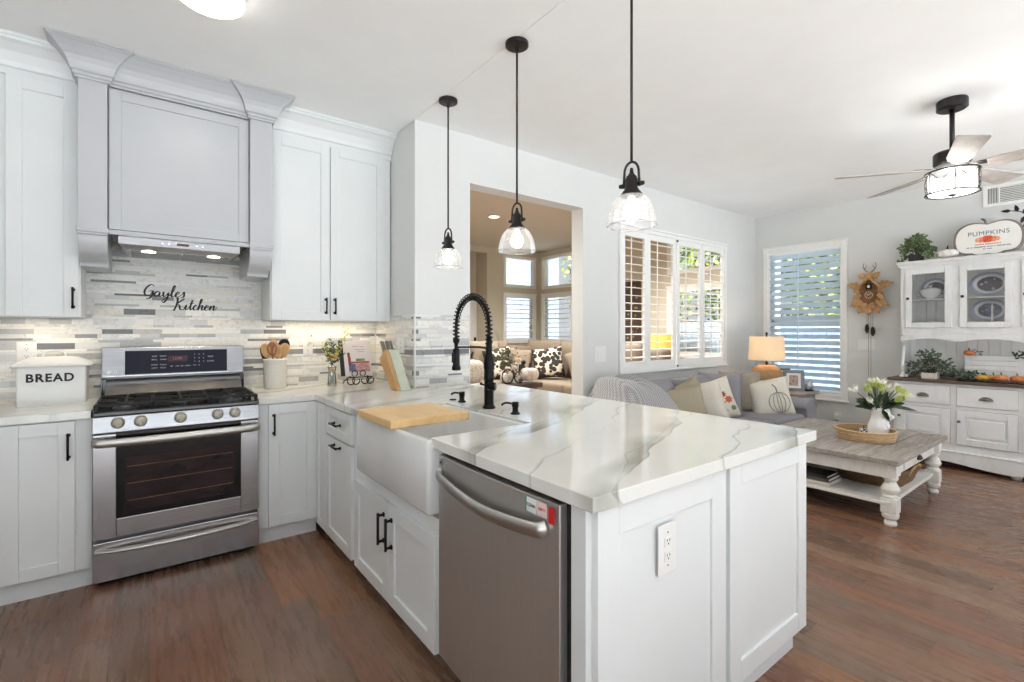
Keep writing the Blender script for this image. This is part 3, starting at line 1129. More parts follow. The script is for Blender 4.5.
# --- farmhouse sink
t = thing('farmhouse_sink', (1.1, 2.03, .63), 'white fireclay apron-front farmhouse sink set into the peninsula', 'sink')
SX0, SX1, SY0, SY1, SZ0, SZ1 = .848, 1.39, 1.648, 2.445, .612, .902
mb = MB()
def rr(x0, x1, y0, y1, r, n=5):
    pts = []
    for cx, cy, a0 in ((x1 - r, y1 - r, 0), (x0 + r, y1 - r, 90), (x0 + r, y0 + r, 180), (x1 - r, y0 + r, 270)):
        for k in range(n + 1):
            a = R(a0 + 90 * k / n)
            pts.append((cx + r * math.cos(a), cy + r * math.sin(a)))
    return pts
def loft(mb, loops, cap0=True, cap1=True):
    rings = [[mb.bm.verts.new(p) for p in lp] for lp in loops]
    n = len(rings[0])
    for a, b in zip(rings, rings[1:]):
        for k in range(n):
            mb.bm.faces.new((a[k], a[(k + 1) % n], b[(k + 1) % n], b[k]))
    if cap0:
        mb.bm.faces.new(rings[0][::-1])
    if cap1:
        mb.bm.faces.new(rings[-1])
    return mb
L_ = lambda x0, x1, y0, y1, r, z: [(x, y, z) for x, y in rr(x0, x1, y0, y1, r)]
loft(mb, [L_(SX0 + .012, SX1, SY0 + .012, SY1 - .012, .012, SZ0), L_(SX0, SX1, SY0, SY1, .018, SZ0 + .014), L_(SX0, SX1, SY0, SY1, .018, SZ1 - .008), L_(SX0 + .006, SX1 - .006, SY0 + .006, SY1 - .006, .016, SZ1),
          L_(SX0 + .026, SX1 - .022, SY0 + .026, SY1 - .026, .03, SZ1), L_(SX0 + .032, SX1 - .028, SY0 + .032, SY1 - .032, .035, SZ1 - .01),
          L_(SX0 + .036, SX1 - .034, SY0 + .036, SY1 - .036, .045, SZ0 + .05), L_(SX0 + .07, SX1 - .07, SY0 + .07, SY1 - .07, .05, SZ0 + .03)])
mb.build('basin', CERAM, t, smooth=True)
MB().lathe([(.0, .0), (.045, .0), (.05, .004), (.03, .006), (.0, .003)], (1.12, 2.03, SZ0 + .03), 24).build('drain', STEEL, t, smooth=True)

# --- cutting board across the sink
t = thing('cutting_board', (1.05, 2.13, .905), 'thick pale bamboo cutting board lying across the farmhouse sink', 'cutting board')
MB().box(.824, 1.218, 1.945, 2.345, .9035, .94).build('board', BOARD, t, bevel=.005, seg=3)
MB().box(1.218, 1.222, 1.95, 2.34, .905, .938).build('end_cap', wood_mat('dark_end_grain', (150, 112, 66), (178, 138, 88), .5), t, bevel=.001)

# --- spring faucet
t = thing('kitchen_faucet', (1.45, 2.113, .914), 'black spring-neck pull-down faucet standing behind the sink', 'faucet')
FX, FY = 1.45, 2.113
MB().lathe([(.034, .914), (.036, .922), (.028, .93), (.0255, .94), (.0255, 1.06), (.028, 1.07), (.026, 1.10), (.026, 1.12), (.029, 1.13), (.027, 1.18), (.018, 1.205), (.015, 1.30), (.012, 1.30)], (FX, FY, 0), 24).build('column', BLK, t, smooth=True)
HY = 2.455      # head hangs at this y
arc = [(FX, FY, 1.27), (FX, FY, 1.38)]
cy, rr_ = (FY + HY) / 2, (HY - FY) / 2
arcp = [(FX, FY, 1.25), (FX, FY, 1.31)] + [(FX, cy - rr_ * math.cos(PI * k / 12), 1.355 + .165 * math.sin(PI * k / 12)) for k in range(13)] + [(FX, HY, 1.31), (FX, HY, 1.275)]
ap = crv(arcp, 6)
MB().tube(ap, .0095, 10).build('hose', BLK, t, smooth=True)
# helical spring around the hose
L = [0]
for a, b in zip(ap, ap[1:]):
    L.append(L[-1] + (b - a).length)
tot = L[-1]
coil = []
nt_ = 32
k = 0
steps = nt_ * 10
for i in range(steps + 1):
    s_ = tot * i / steps
    while k < len(L) - 2 and L[k + 1] < s_:
        k += 1
    f_ = (s_ - L[k]) / max(1e-9, L[k + 1] - L[k])
    p = ap[k].lerp(ap[k + 1], f_)
    tg = (ap[k + 1] - ap[k]).normalized()
    sx_ = Vector((1, 0, 0))
    n2 = tg.cross(sx_)
    a = 2 * PI * nt_ * i / steps
    coil.append(p + (sx_ * math.cos(a) + n2 * math.sin(a)) * .0185)
MB().tube(coil, .0036, 6).build('spring', BLK, t, smooth=True)
MB().lathe([(.0, 1.095), (.024, 1.095), (.0265, 1.10), (.0265, 1.115), (.021, 1.125), (.021, 1.215), (.016, 1.225), (.0, 1.225)], (FX, HY, 0), 20).box(FX - .026, FX - .018, HY - .01, HY + .01, 1.14, 1.2).build('spray_head', BLK, t, smooth=False, bevel=.001)
MB().lathe([(.0, 1.225), (.011, 1.225), (.011, 1.25), (.019, 1.262), (.021, 1.275), (.016, 1.285), (.0, 1.285)], (FX, HY, 0), 20).build('collar', BLK, t, smooth=True)
MB().tube(crv([(FX, FY, 1.19), (FX, FY + .02, 1.225), (FX, FY + .07, 1.238), (FX, HY - .02, 1.232), (FX, HY, 1.228)], 6), .0062, 10).build('support_arm', BLK, t, smooth=True)
MB().tube([(FX - .02, FY - .02, 1.035), (FX + .0, FY - .055, 1.035)], .021, 18).tube([(FX + .01, FY + .02, 1.03), (FX + .01, FY + .085, 1.035)], .006, 10).sph((FX + .01, FY + .09, 1.036), .0085).build('lever', BLK, t, smooth=True)


def soap(y, label, group, name, x=1.452, disc=False):
    t = thing(name, (x, y, .914), label, 'soap dispenser' if name == 'soap_dispenser' else 'filter tap', None)
    MB().lathe([(.024, .914), (.025, .918), (.017, .924), (.0145, .93), (.0145, .947), (.017, .95), (.017, .972), (.015, .975), (0, .975)], (x, y, 0), 20).build('pump_body', BLK, t, smooth=True)
    MB().tube(crv([(x, y + .005, .962), (x - .012, y + .05, .965), (x - .02, y + .075, .958), (x - .022, y + .082, .95)], 5), .0058, 8).build('spout', BLK, t, smooth=True)


soap(1.885, 'black soap dispenser right of the spring faucet, nearest the camera', None, 'soap_dispenser')
soap(2.394, 'black soap dispenser left of the spring faucet, behind the cutting board', None, 'soap_dispenser')
o = MB().lathe([(.021, .9145), (.021, .918), (.016, .922), (0, .922)], (1.452, 2.497, 0), 20).build('disposal_button', BLK, None, smooth=True)
tag(o, 'low round black air-switch button beside the left soap dispenser', 'button')

# --- dishwasher
t = thing('dishwasher', (1.2, 1.28, 0), 'stainless steel dishwasher with a bowed bar handle under the peninsula', 'dishwasher')
DY0, DY1 = .94, 1.618
MB().box(.905, 1.49, DY0 - .018, DY1, .09, .868).build('tub', DARKGAP, t)
mb = MB()
# gently bowed steel door
n = 14
prof = []
for k in range(n + 1):
    u = k / n
    y = DY1 - .004 - u * (DY1 - DY0 - .008)
    prof.append((PX - .018 - .012 * (1 - (2 * u - 1) ** 2), y))
pts = [(x, y, .10) for x, y in prof] + [(PX + .012, DY0 + .004, .10), (PX + .012, DY1 - .004, .10)]
mb.prism(pts, (0, 0, .758))
mb.build('door', STEELV, t, bevel=.003)
MB().box(PX + .05, PX + .06, DY0, DY1, 0, .095).build('toe_kick', DARKGAP, t)
hp = crv([(PX - .022, DY1 - .03, .797), (PX - .045, DY1 - .07, .785), (PX - .066, (DY0 + DY1) / 2, .763), (PX - .052, DY0 + .09, .775), (PX - .026, DY0 + .045, .785)], 8)
MB().tube(hp, .012, 14, flat=1.9).build('handle', HANDLE, t, smooth=True)
mb = MB().lathe([(.0, 0), (.011, 0), (.011, .002), (.0, .002)], (PX - .024, DY1 - .035, .835), 16, axis='X')
o = mb.build('badge', M('badge_grey', (150, 148, 146), .4, .6), t)
text(t, 'LG', .022, (PX - .0265, DY1 - .066, .835), (R(90), 0, R(-90)), M('badge_light', (205, 203, 200), .4, .5), 'badge_lettering', off=.0004)
text(t, 'LG', .010, (PX - .0275, DY1 - .035, .835), (R(90), 0, R(-90)), INK, 'badge_lettering')
sg = MB().box(PX - .0265, PX - .0245, 1.032, 1.078, .808, .848).build('sign_plate', PLASTIC, t)
sg2 = MB().box(PX - .0248, PX - .0228, .988, 1.031, .808, .848).build('sign_plate', M('pale_pink_card', (225, 205, 202), .6), t)
MB().box(PX - .0262, PX - .0235, .958, .980, .800, .845).build('sign_slider', M('bright_red_plastic', (206, 28, 30), .4), t, bevel=.001)
MB().box(PX - .0275, PX - .0262, 1.074, 1.078, .808, .848).build('sign_edge', M('teal_plastic', (90, 160, 140), .4), sg)
text(sg, 'CLEAN', .0125, (PX - .0272, 1.054, .828), (R(90), 0, R(-90)), INK, ext=.0003)
text(sg2, 'DIRTY', .0115, (PX - .0254, 1.008, .828), (R(90), 0, R(-90)), M('bright_red_plastic', (206, 28, 30), .4), ext=.0003)

# --- duplex outlets
def outlet(name, O, U, Nn, label, w=.07, h=.115, kind='duplex', group=None, cat='outlet'):
    O, U, Nn = Vector(O), Vector(U), Vector(Nn)
    Z = Vector((0, 0, 1))
    t = thing(name, O, label, cat, group)
    MB().obox(O - U * w / 2 - Z * h / 2, U * w, Z * h, Nn * .006).build('cover_plate', PLASTIC, t, bevel=.0025)
    if kind == 'duplex':
        for s_ in (-1, 1):
            f = MB()
            c_ = O + Z * s_ * .0215 + Nn * .006
            f.obox(c_ - U * .017 - Z * .014, U * .034, Z * .028, Nn * .002)
            f = f.build('socket', PLASTIC, t, bevel=.003)
            q = MB()
            for dx in (-.006, .006):
                q.obox(c_ + U * (dx - .001) + Z * .0, U * .002, Z * .008, Nn * .0026)
            q.obox(c_ - U * .0022 - Z * .0085, U * .0044, Z * .0045, Nn * .0026)
            q.build('slot', INK, f)
        MB().obox(O - U * .002 + Z * .046 + Nn * .006, U * .004, Z * .004, Nn * .001).obox(O - U * .002 - Z * .05 + Nn * .006, U * .004, Z * .004, Nn * .001).build('screw', STEELD, t)
    else:
        nsw = kind
        for k in range(nsw):
            cx = (k - (nsw - 1) / 2) * .046
            c_ = O + U * cx + Nn * .006
            MB().obox(c_ - U * .0165 - Z * .033, U * .033, Z * .066, Nn * .003).build('rocker', PLASTIC, t, bevel=.0015)
    return t


outlet('wall_outlet', (1.207, .843, .690), (1, 0, 0), (0, -1, 0), 'white duplex outlet on the end panel of the peninsula', w=.084, h=.145)
outlet('wall_outlet', (-.565, 3.922, 1.20), (1, 0, 0), (0, -1, 0), 'ivory outlet in the tile behind the bread box', w=.085, h=.13)
outlet('wall_outlet', (.985, 3.922, 1.20), (1, 0, 0), (0, -1, 0), 'ivory outlet in the tile between utensil crock and flower vase')
t = outlet('wall_outlet', (1.532, 3.41, 1.22), (0, 1, 0), (-1, 0, 0), 'white outlet in the tile of the short return wall, above the knife block', w=.12)
outlet('light_switch', (3.50, 3.195, 1.105), (1, 0, 0), (0, -1, 0), 'white double rocker switch beside the wide opening', w=.165, h=.155, kind=2, cat='switch')
outlet('light_switch', (6.6, 1.925, 1.17), (0, -1, 0), (-1, 0, 0), 'white double switch behind the cuckoo clock chains', w=.16, h=.13, kind=2, cat='switch')

# --- upper cabinets
UF = 3.60
def upper(x0, x1, doors, label, z0=1.405, z1=2.68):
    t = thing('upper_cabinet', ((x0 + x1) / 2, 3.76, z0), label, 'cabinet', 'upper cabinets along the stove wall')
    MB().box(x0, x1, UF + .02, 3.921, z0, z1).build('carcass', CAB, t, bevel=.001)
    for u0, u1, hu in doors:
        d = shaker((u0, UF + .02, z0), (1, 0, 0), (0, 0, 1), u1 - u0, z1 - z0).build('door', CAB, t, bevel=.0018)
        if hu is not None:
            pull(d, (hu, UF, z0 + .105), (0, 0, 1), (0, -1, 0), .12)
    return t


upper(-.64, -.305, [(-.60, -.31, -.335)], 'tall white upper cabinet left of the grey range hood, above the bread box')
upper(-1.35, -.645, [(-1.34, -1.0, -1.03), (-.995, -.65, -.675)][1:], 'white upper cabinet at the far left edge of the kitchen')
upper(.662, 1.53, [(.668, 1.058, 1.028), (1.062, 1.478, 1.092)], 'white double-door upper cabinet between the grey hood and the corner')
CP = [(.0, 2.682), (.010, 2.682), (.010, 2.715), (.022, 2.722), (.030, 2.745), (.052, 2.79), (.085, 2.822), (.105, 2.832), (.105, 2.845), (.112, 2.85), (.112, 2.866), (.0, 2.866)]
mb = MB()
sweep(mb, [(.66, UF + .02), (1.538, UF + .02)], CP)
mb.box(.66, 1.538, UF + .02, 3.92, 2.68, 2.866)
tag(mb.build('crown_moulding', CAB), 'white cove crown moulding above the double-door upper cabinet', 'moulding')
mb = MB()
sweep(mb, [(-1.4, UF + .02), (-.305, UF + .02)], CP)
mb.box(-1.4, -.305, UF + .02, 3.92, 2.68, 2.866)
tag(mb.build('crown_moulding', CAB), 'white cove crown moulding above the cabinets left of the hood', 'moulding')
for nm, x0, x1 in (('a', .70, 1.45), ('b', -.62, -.34)):
    light('undercabinet_light', 'AREA', ((x0 + x1) / 2, 3.80, 1.395), 1.5 * (x1 - x0) / .75, x1 - x0, (1, .84, .64), (0, 0, 0), .03)

# --- grey hood surround
t = thing('range_hood_surround', (.17, 3.7, 1.67), 'grey panelled range hood cabinet with crown and corbels above the stove', 'range hood')
HX0, HX1, HI0, HI1, HF = -.305, .648, -.183, .520, 3.47
MB().box(HI0 - .001, HI1 + .001, HF + .05, 3.92, 1.89, 2.70).box(HX0, HX1, HF + .05, 3.92, 2.70, 2.866).build('hood_box', GREY, t)
for x0, x1 in ((HX0, HI0), (HI1, HX1)):
    MB().box(x0, x1, HF, 3.92, 1.895, 2.70).build('pilaster', GREY, t, bevel=.002)
    MB().box(x0 - .006, x1 + .006, HF - .012, 3.92, 1.868, 1.895).box(x0 - .003, x1 + .003, HF - .006, 3.92, 1.855, 1.868).build('corbel_cap', GREY, t, bevel=.002)
    pr = crv([(x0, HF + .006, 1.855), (x0, HF + .014, 1.81), (x0, HF + .04, 1.765), (x0, HF + .08, 1.738), (x0, HF + .12, 1.715), (x0, HF + .13, 1.692)], 5)
    MB().prism(list(pr) + [(x0, 3.921, 1.692), (x0, 3.921, 1.855)], (x1 - x0, 0, 0)).build('corbel', GREY, t, bevel=.001)
shaker((HI0 + .004, HF + .05, 1.898), (1, 0, 0), (0, 0, 1), HI1 - HI0 - .008, .792, t=.022, st=.055, rec=.008).build('door', GREY, t, bevel=.0018)
MB().box(HI0, HI1, HF + .01, HF + .05, 1.868, 1.893).build('lower_rail', GREY, t, bevel=.002)
CPH = [(.0, 2.695), (.012, 2.695), (.012, 2.706), (.020, 2.710), (.020, 2.725), (.030, 2.731), (.033, 2.75), (.040, 2.77), (.053, 2.795), (.075, 2.822), (.098, 2.843), (.112, 2.851), (.112, 2.856), (.12, 2.858), (.12, 2.866), (.0, 2.866)]
mb = MB()
sweep(mb, [(HX0, 3.62), (HX0, HF), (HI0, HF), (HI0, HF + .03), (HI1, HF + .03), (HI1, HF), (HX1, HF), (HX1, 3.62)], CPH)
mb.build('crown_moulding', GREY, t)
# steel hood insert
t = thing('vent_hood_insert', (.165, 3.68, 1.82), 'stainless vent hood insert with two lit spots under the grey surround', 'vent hood')
mb = MB()
loft(mb, [[(-.138, 3.50, 1.868), (.466, 3.50, 1.868), (.466, 3.9, 1.868), (-.138, 3.9, 1.868)], [(-.138, 3.50, 1.822), (.466, 3.50, 1.822), (.466, 3.9, 1.822), (-.138, 3.9, 1.822)],
          [(-.10, 3.55, 1.80), (.43, 3.55, 1.80), (.43, 3.88, 1.80), (-.10, 3.88, 1.80)]])
mb.build('steel_housing', STEEL, t, bevel=.001)
MB().box(-.085, .16, 3.60, 3.86, 1.796, 1.801).box(.17, .415, 3.60, 3.86, 1.796, 1.801).build('filter', STEELD, t)
for x in (.0, .33):
    MB().lathe([(.0, 1.796), (.033, 1.796), (.036, 1.80), (.0, 1.80)], (x, 3.578, 0), 20).build('lamp_lens', emis('hood_lamp_glow', (255, 236, 196), 6), t)
    light('hood_spot', 'SPOT', (x, 3.578, 1.79), 5, .03, (1, .86, .66), spot=R(110))
for x in (.065, .095, .235, .265):
    MB().lathe([(.0, 0), (.004, 0), (.004, .002), (.0, .002)], (x, 3.497, 1.845), 12, axis='Y').build('indicator_light', emis('blue_led', (150, 170, 255), 4), t)
MB().box(.135, .195, 3.497, 3.5, 1.838, 1.852).build('display', M('display_brown', (96, 70, 62), .3), t)

# --- wall decal lettering, hand-drawn script
SCR = {
    'G': [[(.62, .82), (.5, .97), (.3, .9), (.12, .6), (.1, .3), (.25, .08), (.45, .12), (.58, .42)], [(.38, .44), (.6, .46), (.62, .2), (.5, -.1), (.3, -.18)]],
    'a': [[(.4, .38), (.25, .45), (.1, .28), (.12, .08), (.28, .06), (.4, .38), (.4, .12), (.5, .05), (.6, .18)]],
    'y': [[(.02, .3), (.08, .42), (.1, .15), (.22, .06), (.4, .38), (.38, -.1), (.22, -.42), (.1, -.3), (.3, -.02), (.55, .15)]],
    'l': [[(.0, .15), (.2, .5), (.28, .9), (.18, .92), (.12, .5), (.14, .12), (.25, .05), (.38, .18)]],
    'e': [[(.0, .15), (.2, .26), (.28, .4), (.18, .45), (.06, .28), (.1, .08), (.25, .06), (.4, .2)]],
    's': [[(.0, .15), (.14, .34), (.2, .48), (.26, .25), (.24, .06), (.08, .04)]],
    'K': [[(.1, .9), (.2, .98), (.22, .5), (.12, .0), (.02, .02)], [(.65, .95), (.45, .75), (.2, .48), (.4, .4), (.5, .1), (.7, .05), (.8, .2)]],
    'i': [[(.0, .18), (.1, .44), (.1, .14), (.18, .05), (.3, .18)], [(.12, .62), (.13, .66)]],
    't': [[(.0, .18), (.14, .5), (.18, .85), (.12, .3), (.18, .05), (.32, .18)], [(.02, .56), (.32, .6)]],
    'c': [[(.28, .38), (.18, .45), (.05, .26), (.1, .07), (.24, .06), (.36, .18)]],
    'h': [[(.0, .18), (.18, .6), (.24, .92), (.14, .9), (.1, .4), (.08, .03), (.2, .38), (.32, .42), (.32, .12), (.4, .05), (.5, .18)]],
    'n': [[(.0, .18), (.08, .42), (.08, .04), (.2, .38), (.32, .42), (.32, .12), (.4, .05), (.52, .2)]],
}
ADV = {'G': .66, 'a': .56, 'y': .5, 'l': .34, 'e': .36, 's': .3, 'K': .76, 'i': .28, 't': .3, 'c': .32, 'h': .46, 'n': .48}
def script(parent, word, x, z, size, y, mat, slant=.18):
    for ch in word:
        mb = MB()
        for st in SCR[ch]:
            pts = crv([(0, 0, 0)] * 0 + [(px, 0, pz) for px, pz in st], 6) if len(st) > 2 else [Vector((px, 0, pz)) for px, pz in st]
            q = [Vector((x + (p.x + p.z * slant) * size, y, z + p.z * size)) for p in pts]
            rad = []
            for i in range(len(q)):
                d_ = (q[min(i + 1, len(q) - 1)] - q[max(i - 1, 0)])
                dn = -d_.z / max(1e-9, d_.length)
                rad.append(size * (.032 + .044 * max(0, dn)))
            mb.tube(q, .003, 6, radii=rad, flat=1.0)
        # flatten onto the wall
        for v in mb.bm.verts:
            v.co.y = y + (v.co.y - y) * .15
        mb.build('letter', mat, parent)
        x += ADV[ch] * size
    return x


t = thing('wall_decal', (.17, 3.92, 1.54), 'black script lettering Gayles Kitchen on the tile behind the stove', 'wall lettering')
script(t, 'Gayles', -.035, 1.552, .083, 3.9205, INK)
script(t, 'Kitchen', .125, 1.468, .083, 3.9205, INK)

# ================================================================== STOVE
t = thing('gas_stove', (.15, 3.55, 0), 'stainless steel freestanding gas stove with five knobs between the base cabinets', 'stove')
X0, X1, YF = -.2295, .5315, 3.243
MB().box(X0 + .002, X1 - .002, YF + .03, 3.90, .02, .885).build('oven_body', STEELD, t)
MB().box(X0 + .02, X1 - .02, YF + .05, 3.85, 0, .02).build('plinth', DARKGAP, t)
# drawer
d = MB().box(X0, X1, YF, YF + .03, .028, .232).build('drawer', STEEL, t, bevel=.004)
hp = crv([(X0 + .012, YF - .006, .192), (X0 + .12, YF - .035, .19), (.151, YF - .05, .188), (X1 - .12, YF - .035, .19), (X1 - .012, YF - .006, .192)], 8)
MB().tube(hp, .02, 12, flat=.55).build('handle', HANDLE, d, smooth=True)
# oven door
d = MB().box(X0, -.135, YF, YF + .03, .25, .79).box(.437, X1, YF, YF + .03, .25, .79).box(-.135, .437, YF, YF + .03, .25, .345).build('oven_door', STEEL, t, bevel=.003)
MB().box(-.135, .437, YF + .001, YF + .028, .345, .79).build('oven_glass', BGLOSS, d)
OV = M('oven_window_reflection_tint', (40, 28, 30), .08, 0, var=.25, scale=5, stretch=(1, 1, 3))  # purple-brown tint stands in for the floor mirrored in the glass
MB().box(-.10, .405, YF - .0005, YF + .002, .375, .66).build('oven_window', OV, d)
mb = MB()
for z in (.43, .52, .61):
    mb.tube([(-.09, YF - .0006, z), (.395, YF - .0006, z + .004)], .0016, 6)
mb.build('oven_rack', M('rack_brass', (120, 92, 66), .4, .5), d)
hp = [(X0 + .012, YF - .048, .752), (X1 - .012, YF - .048, .752)]
hb_ = MB().tube(crv([(X0 + .005, YF - .03, .755), (X0 + .06, YF - .05, .752), (.151, YF - .06, .75), (X1 - .06, YF - .05, .752), (X1 - .005, YF - .03, .755)], 6), .015, 12, flat=1.5)
hb_.box(X0 + .012, X0 + .04, YF - .035, YF, .742, .765).box(X1 - .04, X1 - .012, YF - .035, YF, .742, .765)
hb_.build('handle', HANDLE, d, smooth=True)
# control strip and knobs
mb = MB()
mb.prism([(X0, YF - .012, .80), (X0, YF - .006, .882), (X0, YF + .05, .882), (X0, YF + .05, .80)], (X1 - X0, 0, 0))
cs = mb.build('control_strip', STEEL, t, bevel=.002)
KN = M('knob_satin', (186, 180, 168), .45, .6, var=.03)
for x in (-.128, -.034, .141, .318, .405):
    k = MB().lathe([(.029, 0), (.029, -.006), (.025, -.010), (.0235, -.03), (.019, -.035), (0, -.035)], (x, YF - .012, .847), 24, axis='Y').build('knob', KN, t, smooth=True)
    MB().box(x - .0045, x + .0045, YF - .054, YF - .044, .828, .866).build('knob_grip', KN, k, bevel=.002)
# cooktop
MB().box(X0, X1, YF - .008, 3.80, .884, .908).build('cooktop', BGLOSS, t, bevel=.006, seg=3)
mb = MB()
mb.box(X0 + .0, X1, 3.80, 3.9, .884, .93)
mb.prism([(X0 + .02, 3.70, .908), (X0 + .02, 3.80, .99), (X0 + .02, 3.86, 1.03), (X0 + .02, 3.9, 1.03), (X0 + .02, 3.9, .908)], (X1 - X0 - .04, 0, 0))
mb.build('backguard_slope', STEEL, t, bevel=.002)
mb = MB()
mb.prism([(X0, 3.83, 1.045), (X0, 3.83, 1.05), (X0, 3.845, 1.225), (X0, 3.915, 1.225), (X0, 3.915, 1.03), (X0, 3.84, 1.03)], (X1 - X0, 0, 0))
bgd = mb.build('backguard', STEEL, t, bevel=.004)
MB().box(X0 - .002, X0 + .004, 3.825, 3.917, .91, 1.03).box(X1 - .004, X1 + .002, 3.825, 3.917, .91, 1.03).box(X0, X1, 3.86, 3.915, .93, 1.032).build('side_trim', BGLOSS, t)
sl = Vector((0, .015, .175)).normalized()
nn = Vector((0, -sl.z, sl.y))
def bgp(x, z, off=.0):
    return Vector((x, 3.83 + (z - 1.05) * .0857, z)) + nn * off
dp = MB().obox(bgp(-.118, 1.055, .0), (.55, 0, 0), sl * .148, nn * .004).build('display_panel', M('navy_black_glass', (22, 23, 40), .3, spec=.25), bgd, bevel=.001)
MB().obox(bgp(.10, 1.128, .004), (.105, 0, 0), sl * .038, nn * .0012).build('clock_window', M('dim_display', (74, 54, 60), .15), dp)
MK = M('pale_print', (188, 190, 204), .5)
rot = (R(90 - 4.9), 0, 0)
for word, x, z, s_ in (('BAKE', .03, 1.165, .011), ('ROAST', .075, 1.165, .011), ('BROIL', .03, 1.143, .011), ('WARM', .075, 1.143, .011), ('PROOF', .03, 1.11, .011), ('CLEAN', .075, 1.11, .011),
                       ('LIGHT', .03, 1.09, .011), ('PIZZA', .075, 1.09, .011), ('SET', .12, 1.098, .011), ('OFF', .15, 1.098, .011), ('ON', .175, 1.098, .011), ('START', .207, 1.098, .011),
                       ('1', .245, 1.172, .012), ('2', .27, 1.172, .012), ('3', .295, 1.172, .012), ('4', .245, 1.148, .012), ('5', .27, 1.148, .012), ('6', .295, 1.148, .012),
                       ('7', .245, 1.124, .012), ('8', .27, 1.124, .012), ('9', .295, 1.124, .012), ('0', .27, 1.10, .012), ('STOP', .245, 1.10, .008), ('TIMER', .335, 1.155, .012), ('CLOCK', .335, 1.125, .012)):
    text(dp, word, s_, bgp(x, z, .0045), rot, MK, ext=.0003)
text(dp, '12:00', .024, bgp(.15, 1.148, .0055), rot, M('dim_red_print', (150, 92, 92), .5), 'clock_digits', ext=.0003)
text(bgd, 'LG', .024, bgp(-.168, 1.072, .0005), rot, M('badge_light', (205, 203, 200), .4, .5), 'badge_lettering', ext=.0008, off=.0004)
MB().lathe([(.0, 0), (.011, 0), (.011, -.002), (.0, -.002)], bgp(-.195, 1.072, .001), 16, axis='Y').build('badge', M('badge_light', (205, 203, 200), .4, .5), bgd)
# burners and grates
bpos = [(-.10, 3.37, .045), (-.10, 3.62, .038), (.151, 3.50, .05), (.405, 3.37, .045), (.405, 3.62, .038)]
for x, y, r in bpos:
    b = MB().lathe([(r * 1.25, .908), (r * 1.2, .914), (r, .915), (r, .925), (0, .925)], (x, y, 0), 24).build('burner', STEELD, t, smooth=False)
    MB().lathe([(r * .9, .925), (r * .92, .931), (r * .8, .935), (0, .936)], (x, y, 0), 24).build('burner_cap', GRATE, b)
for gx0, gx1 in ((X0 + .012, .018), (.022, .28), (.284, X1 - .012)):
    mb = MB()
    y0, y1, z = YF + .012, 3.72, .945
    w = .0065
    for (a, b) in (((gx0, y0), (gx1, y0)), ((gx0, y1), (gx1, y1)), ((gx0, y0), (gx0, y1)), ((gx1, y0), (gx1, y1)), ((gx0, (y0 + y1) / 2), (gx1, (y0 + y1) / 2)), (((gx0 + gx1) / 2, y0), ((gx0 + gx1) / 2, y1)),):
        mb.box(min(a[0], b[0]) - w, max(a[0], b[0]) + w, min(a[1], b[1]) - w, max(a[1], b[1]) + w, z - .012, z)
    for yy in (y0 + .11, y1 - .11):
        mb.box(gx0, gx0 + .08, yy - w, yy + w, z - .01, z + .004)
        mb.box(gx1 - .08, gx1, yy - w, yy + w, z - .01, z + .004)
    for xx in (gx0, gx1):
        for yy in (y0, y1, (y0 + y1) / 2):
            mb.box(xx - .008, xx + .008, yy - .008, yy + .008, .908, z)
    mb.build('grate', GRATE, t, bevel=.002)

# ================================================================== COUNTER THINGS
t = thing('bread_box', (-.43, 3.72, .914), 'white enamel bread box lettered BREAD on the worktop left of the stove', 'bread box')
mb = MB()
loft(mb, [L_(-.568, -.287, 3.65, 3.82, .012, .9145), L_(-.572, -.283, 3.648, 3.824, .012, 1.135)])
mb.build('box_body', PLASTIC, t, bevel=.0)
mb = MB()
loft(mb, [L_(-.588, -.267, 3.635, 3.838, .014, 1.128), L_(-.592, -.263, 3.631, 3.842, .014, 1.134), L_(-.588, -.267, 3.635, 3.838, .014, 1.143), L_(-.53, -.325, 3.68, 3.79, .02, 1.178), L_(-.49, -.365, 3.70, 3.77, .02, 1.182)])
lid = mb.build('lid', PLASTIC, t)
MB().tube(crv([(-.475, 3.735, 1.178), (-.468, 3.735, 1.205), (-.428, 3.735, 1.215), (-.388, 3.735, 1.205), (-.38, 3.735, 1.178)], 6), .006, 8).build('lid_handle', PLASTIC, lid, smooth=True)
MB().tube(crv([(-.57, 3.70, 1.10), (-.592, 3.71, 1.098), (-.592, 3.76, 1.098), (-.57, 3.77, 1.10)], 5), .005, 8).build('side_handle', PLASTIC, t, smooth=True)
bt = text(t, 'BREAD', .062, (-.433, 3.646, 1.067), (R(90), 0, 0), INK, ext=.0005, off=.0019, spacing=1.16)
bt.scale = (.93, 1, 1)

# utensil crock and each utensil in it
UX, UY = .730, 3.80
t = thing('utensil_crock', (UX, UY, .914), 'white embossed utensil crock on the worktop right of the stove', 'crock')
MB().lathe([(0, .9145), (.070, .9145), (.075, .92), (.075, 1.115), (.079, 1.118), (.079, 1.128), (.073, 1.130), (.068, 1.12), (.066, .93), (0, .93)], (UX, UY, 0), 40).build('crock_body', M('crock_white', (232, 228, 220), .45, var=.01, bump=.1, bscale=90), t, smooth=True)
mb = MB()
for z in (.955, .985, 1.015, 1.045, 1.07):
    for k in range(5):
        a = -PI / 2 + (k - 2) * .17 - .25
        mb.obox(Vector((UX + .0735 * math.cos(a) - .003, UY + .0735 * math.sin(a), z)), (.006, .001, 0), (0, 0, .014), (0, -.0022, 0))
mb.build('embossing', M('crock_white', (232, 228, 220), .45), t, bevel=.001)
SPW = wood_mat('utensil_wood', (186, 142, 94), (214, 174, 124), .5, (20, 20, 4))
SPW2 = wood_mat('dark_utensil_wood', (128, 84, 50), (158, 108, 66), .5, (20, 20, 4))
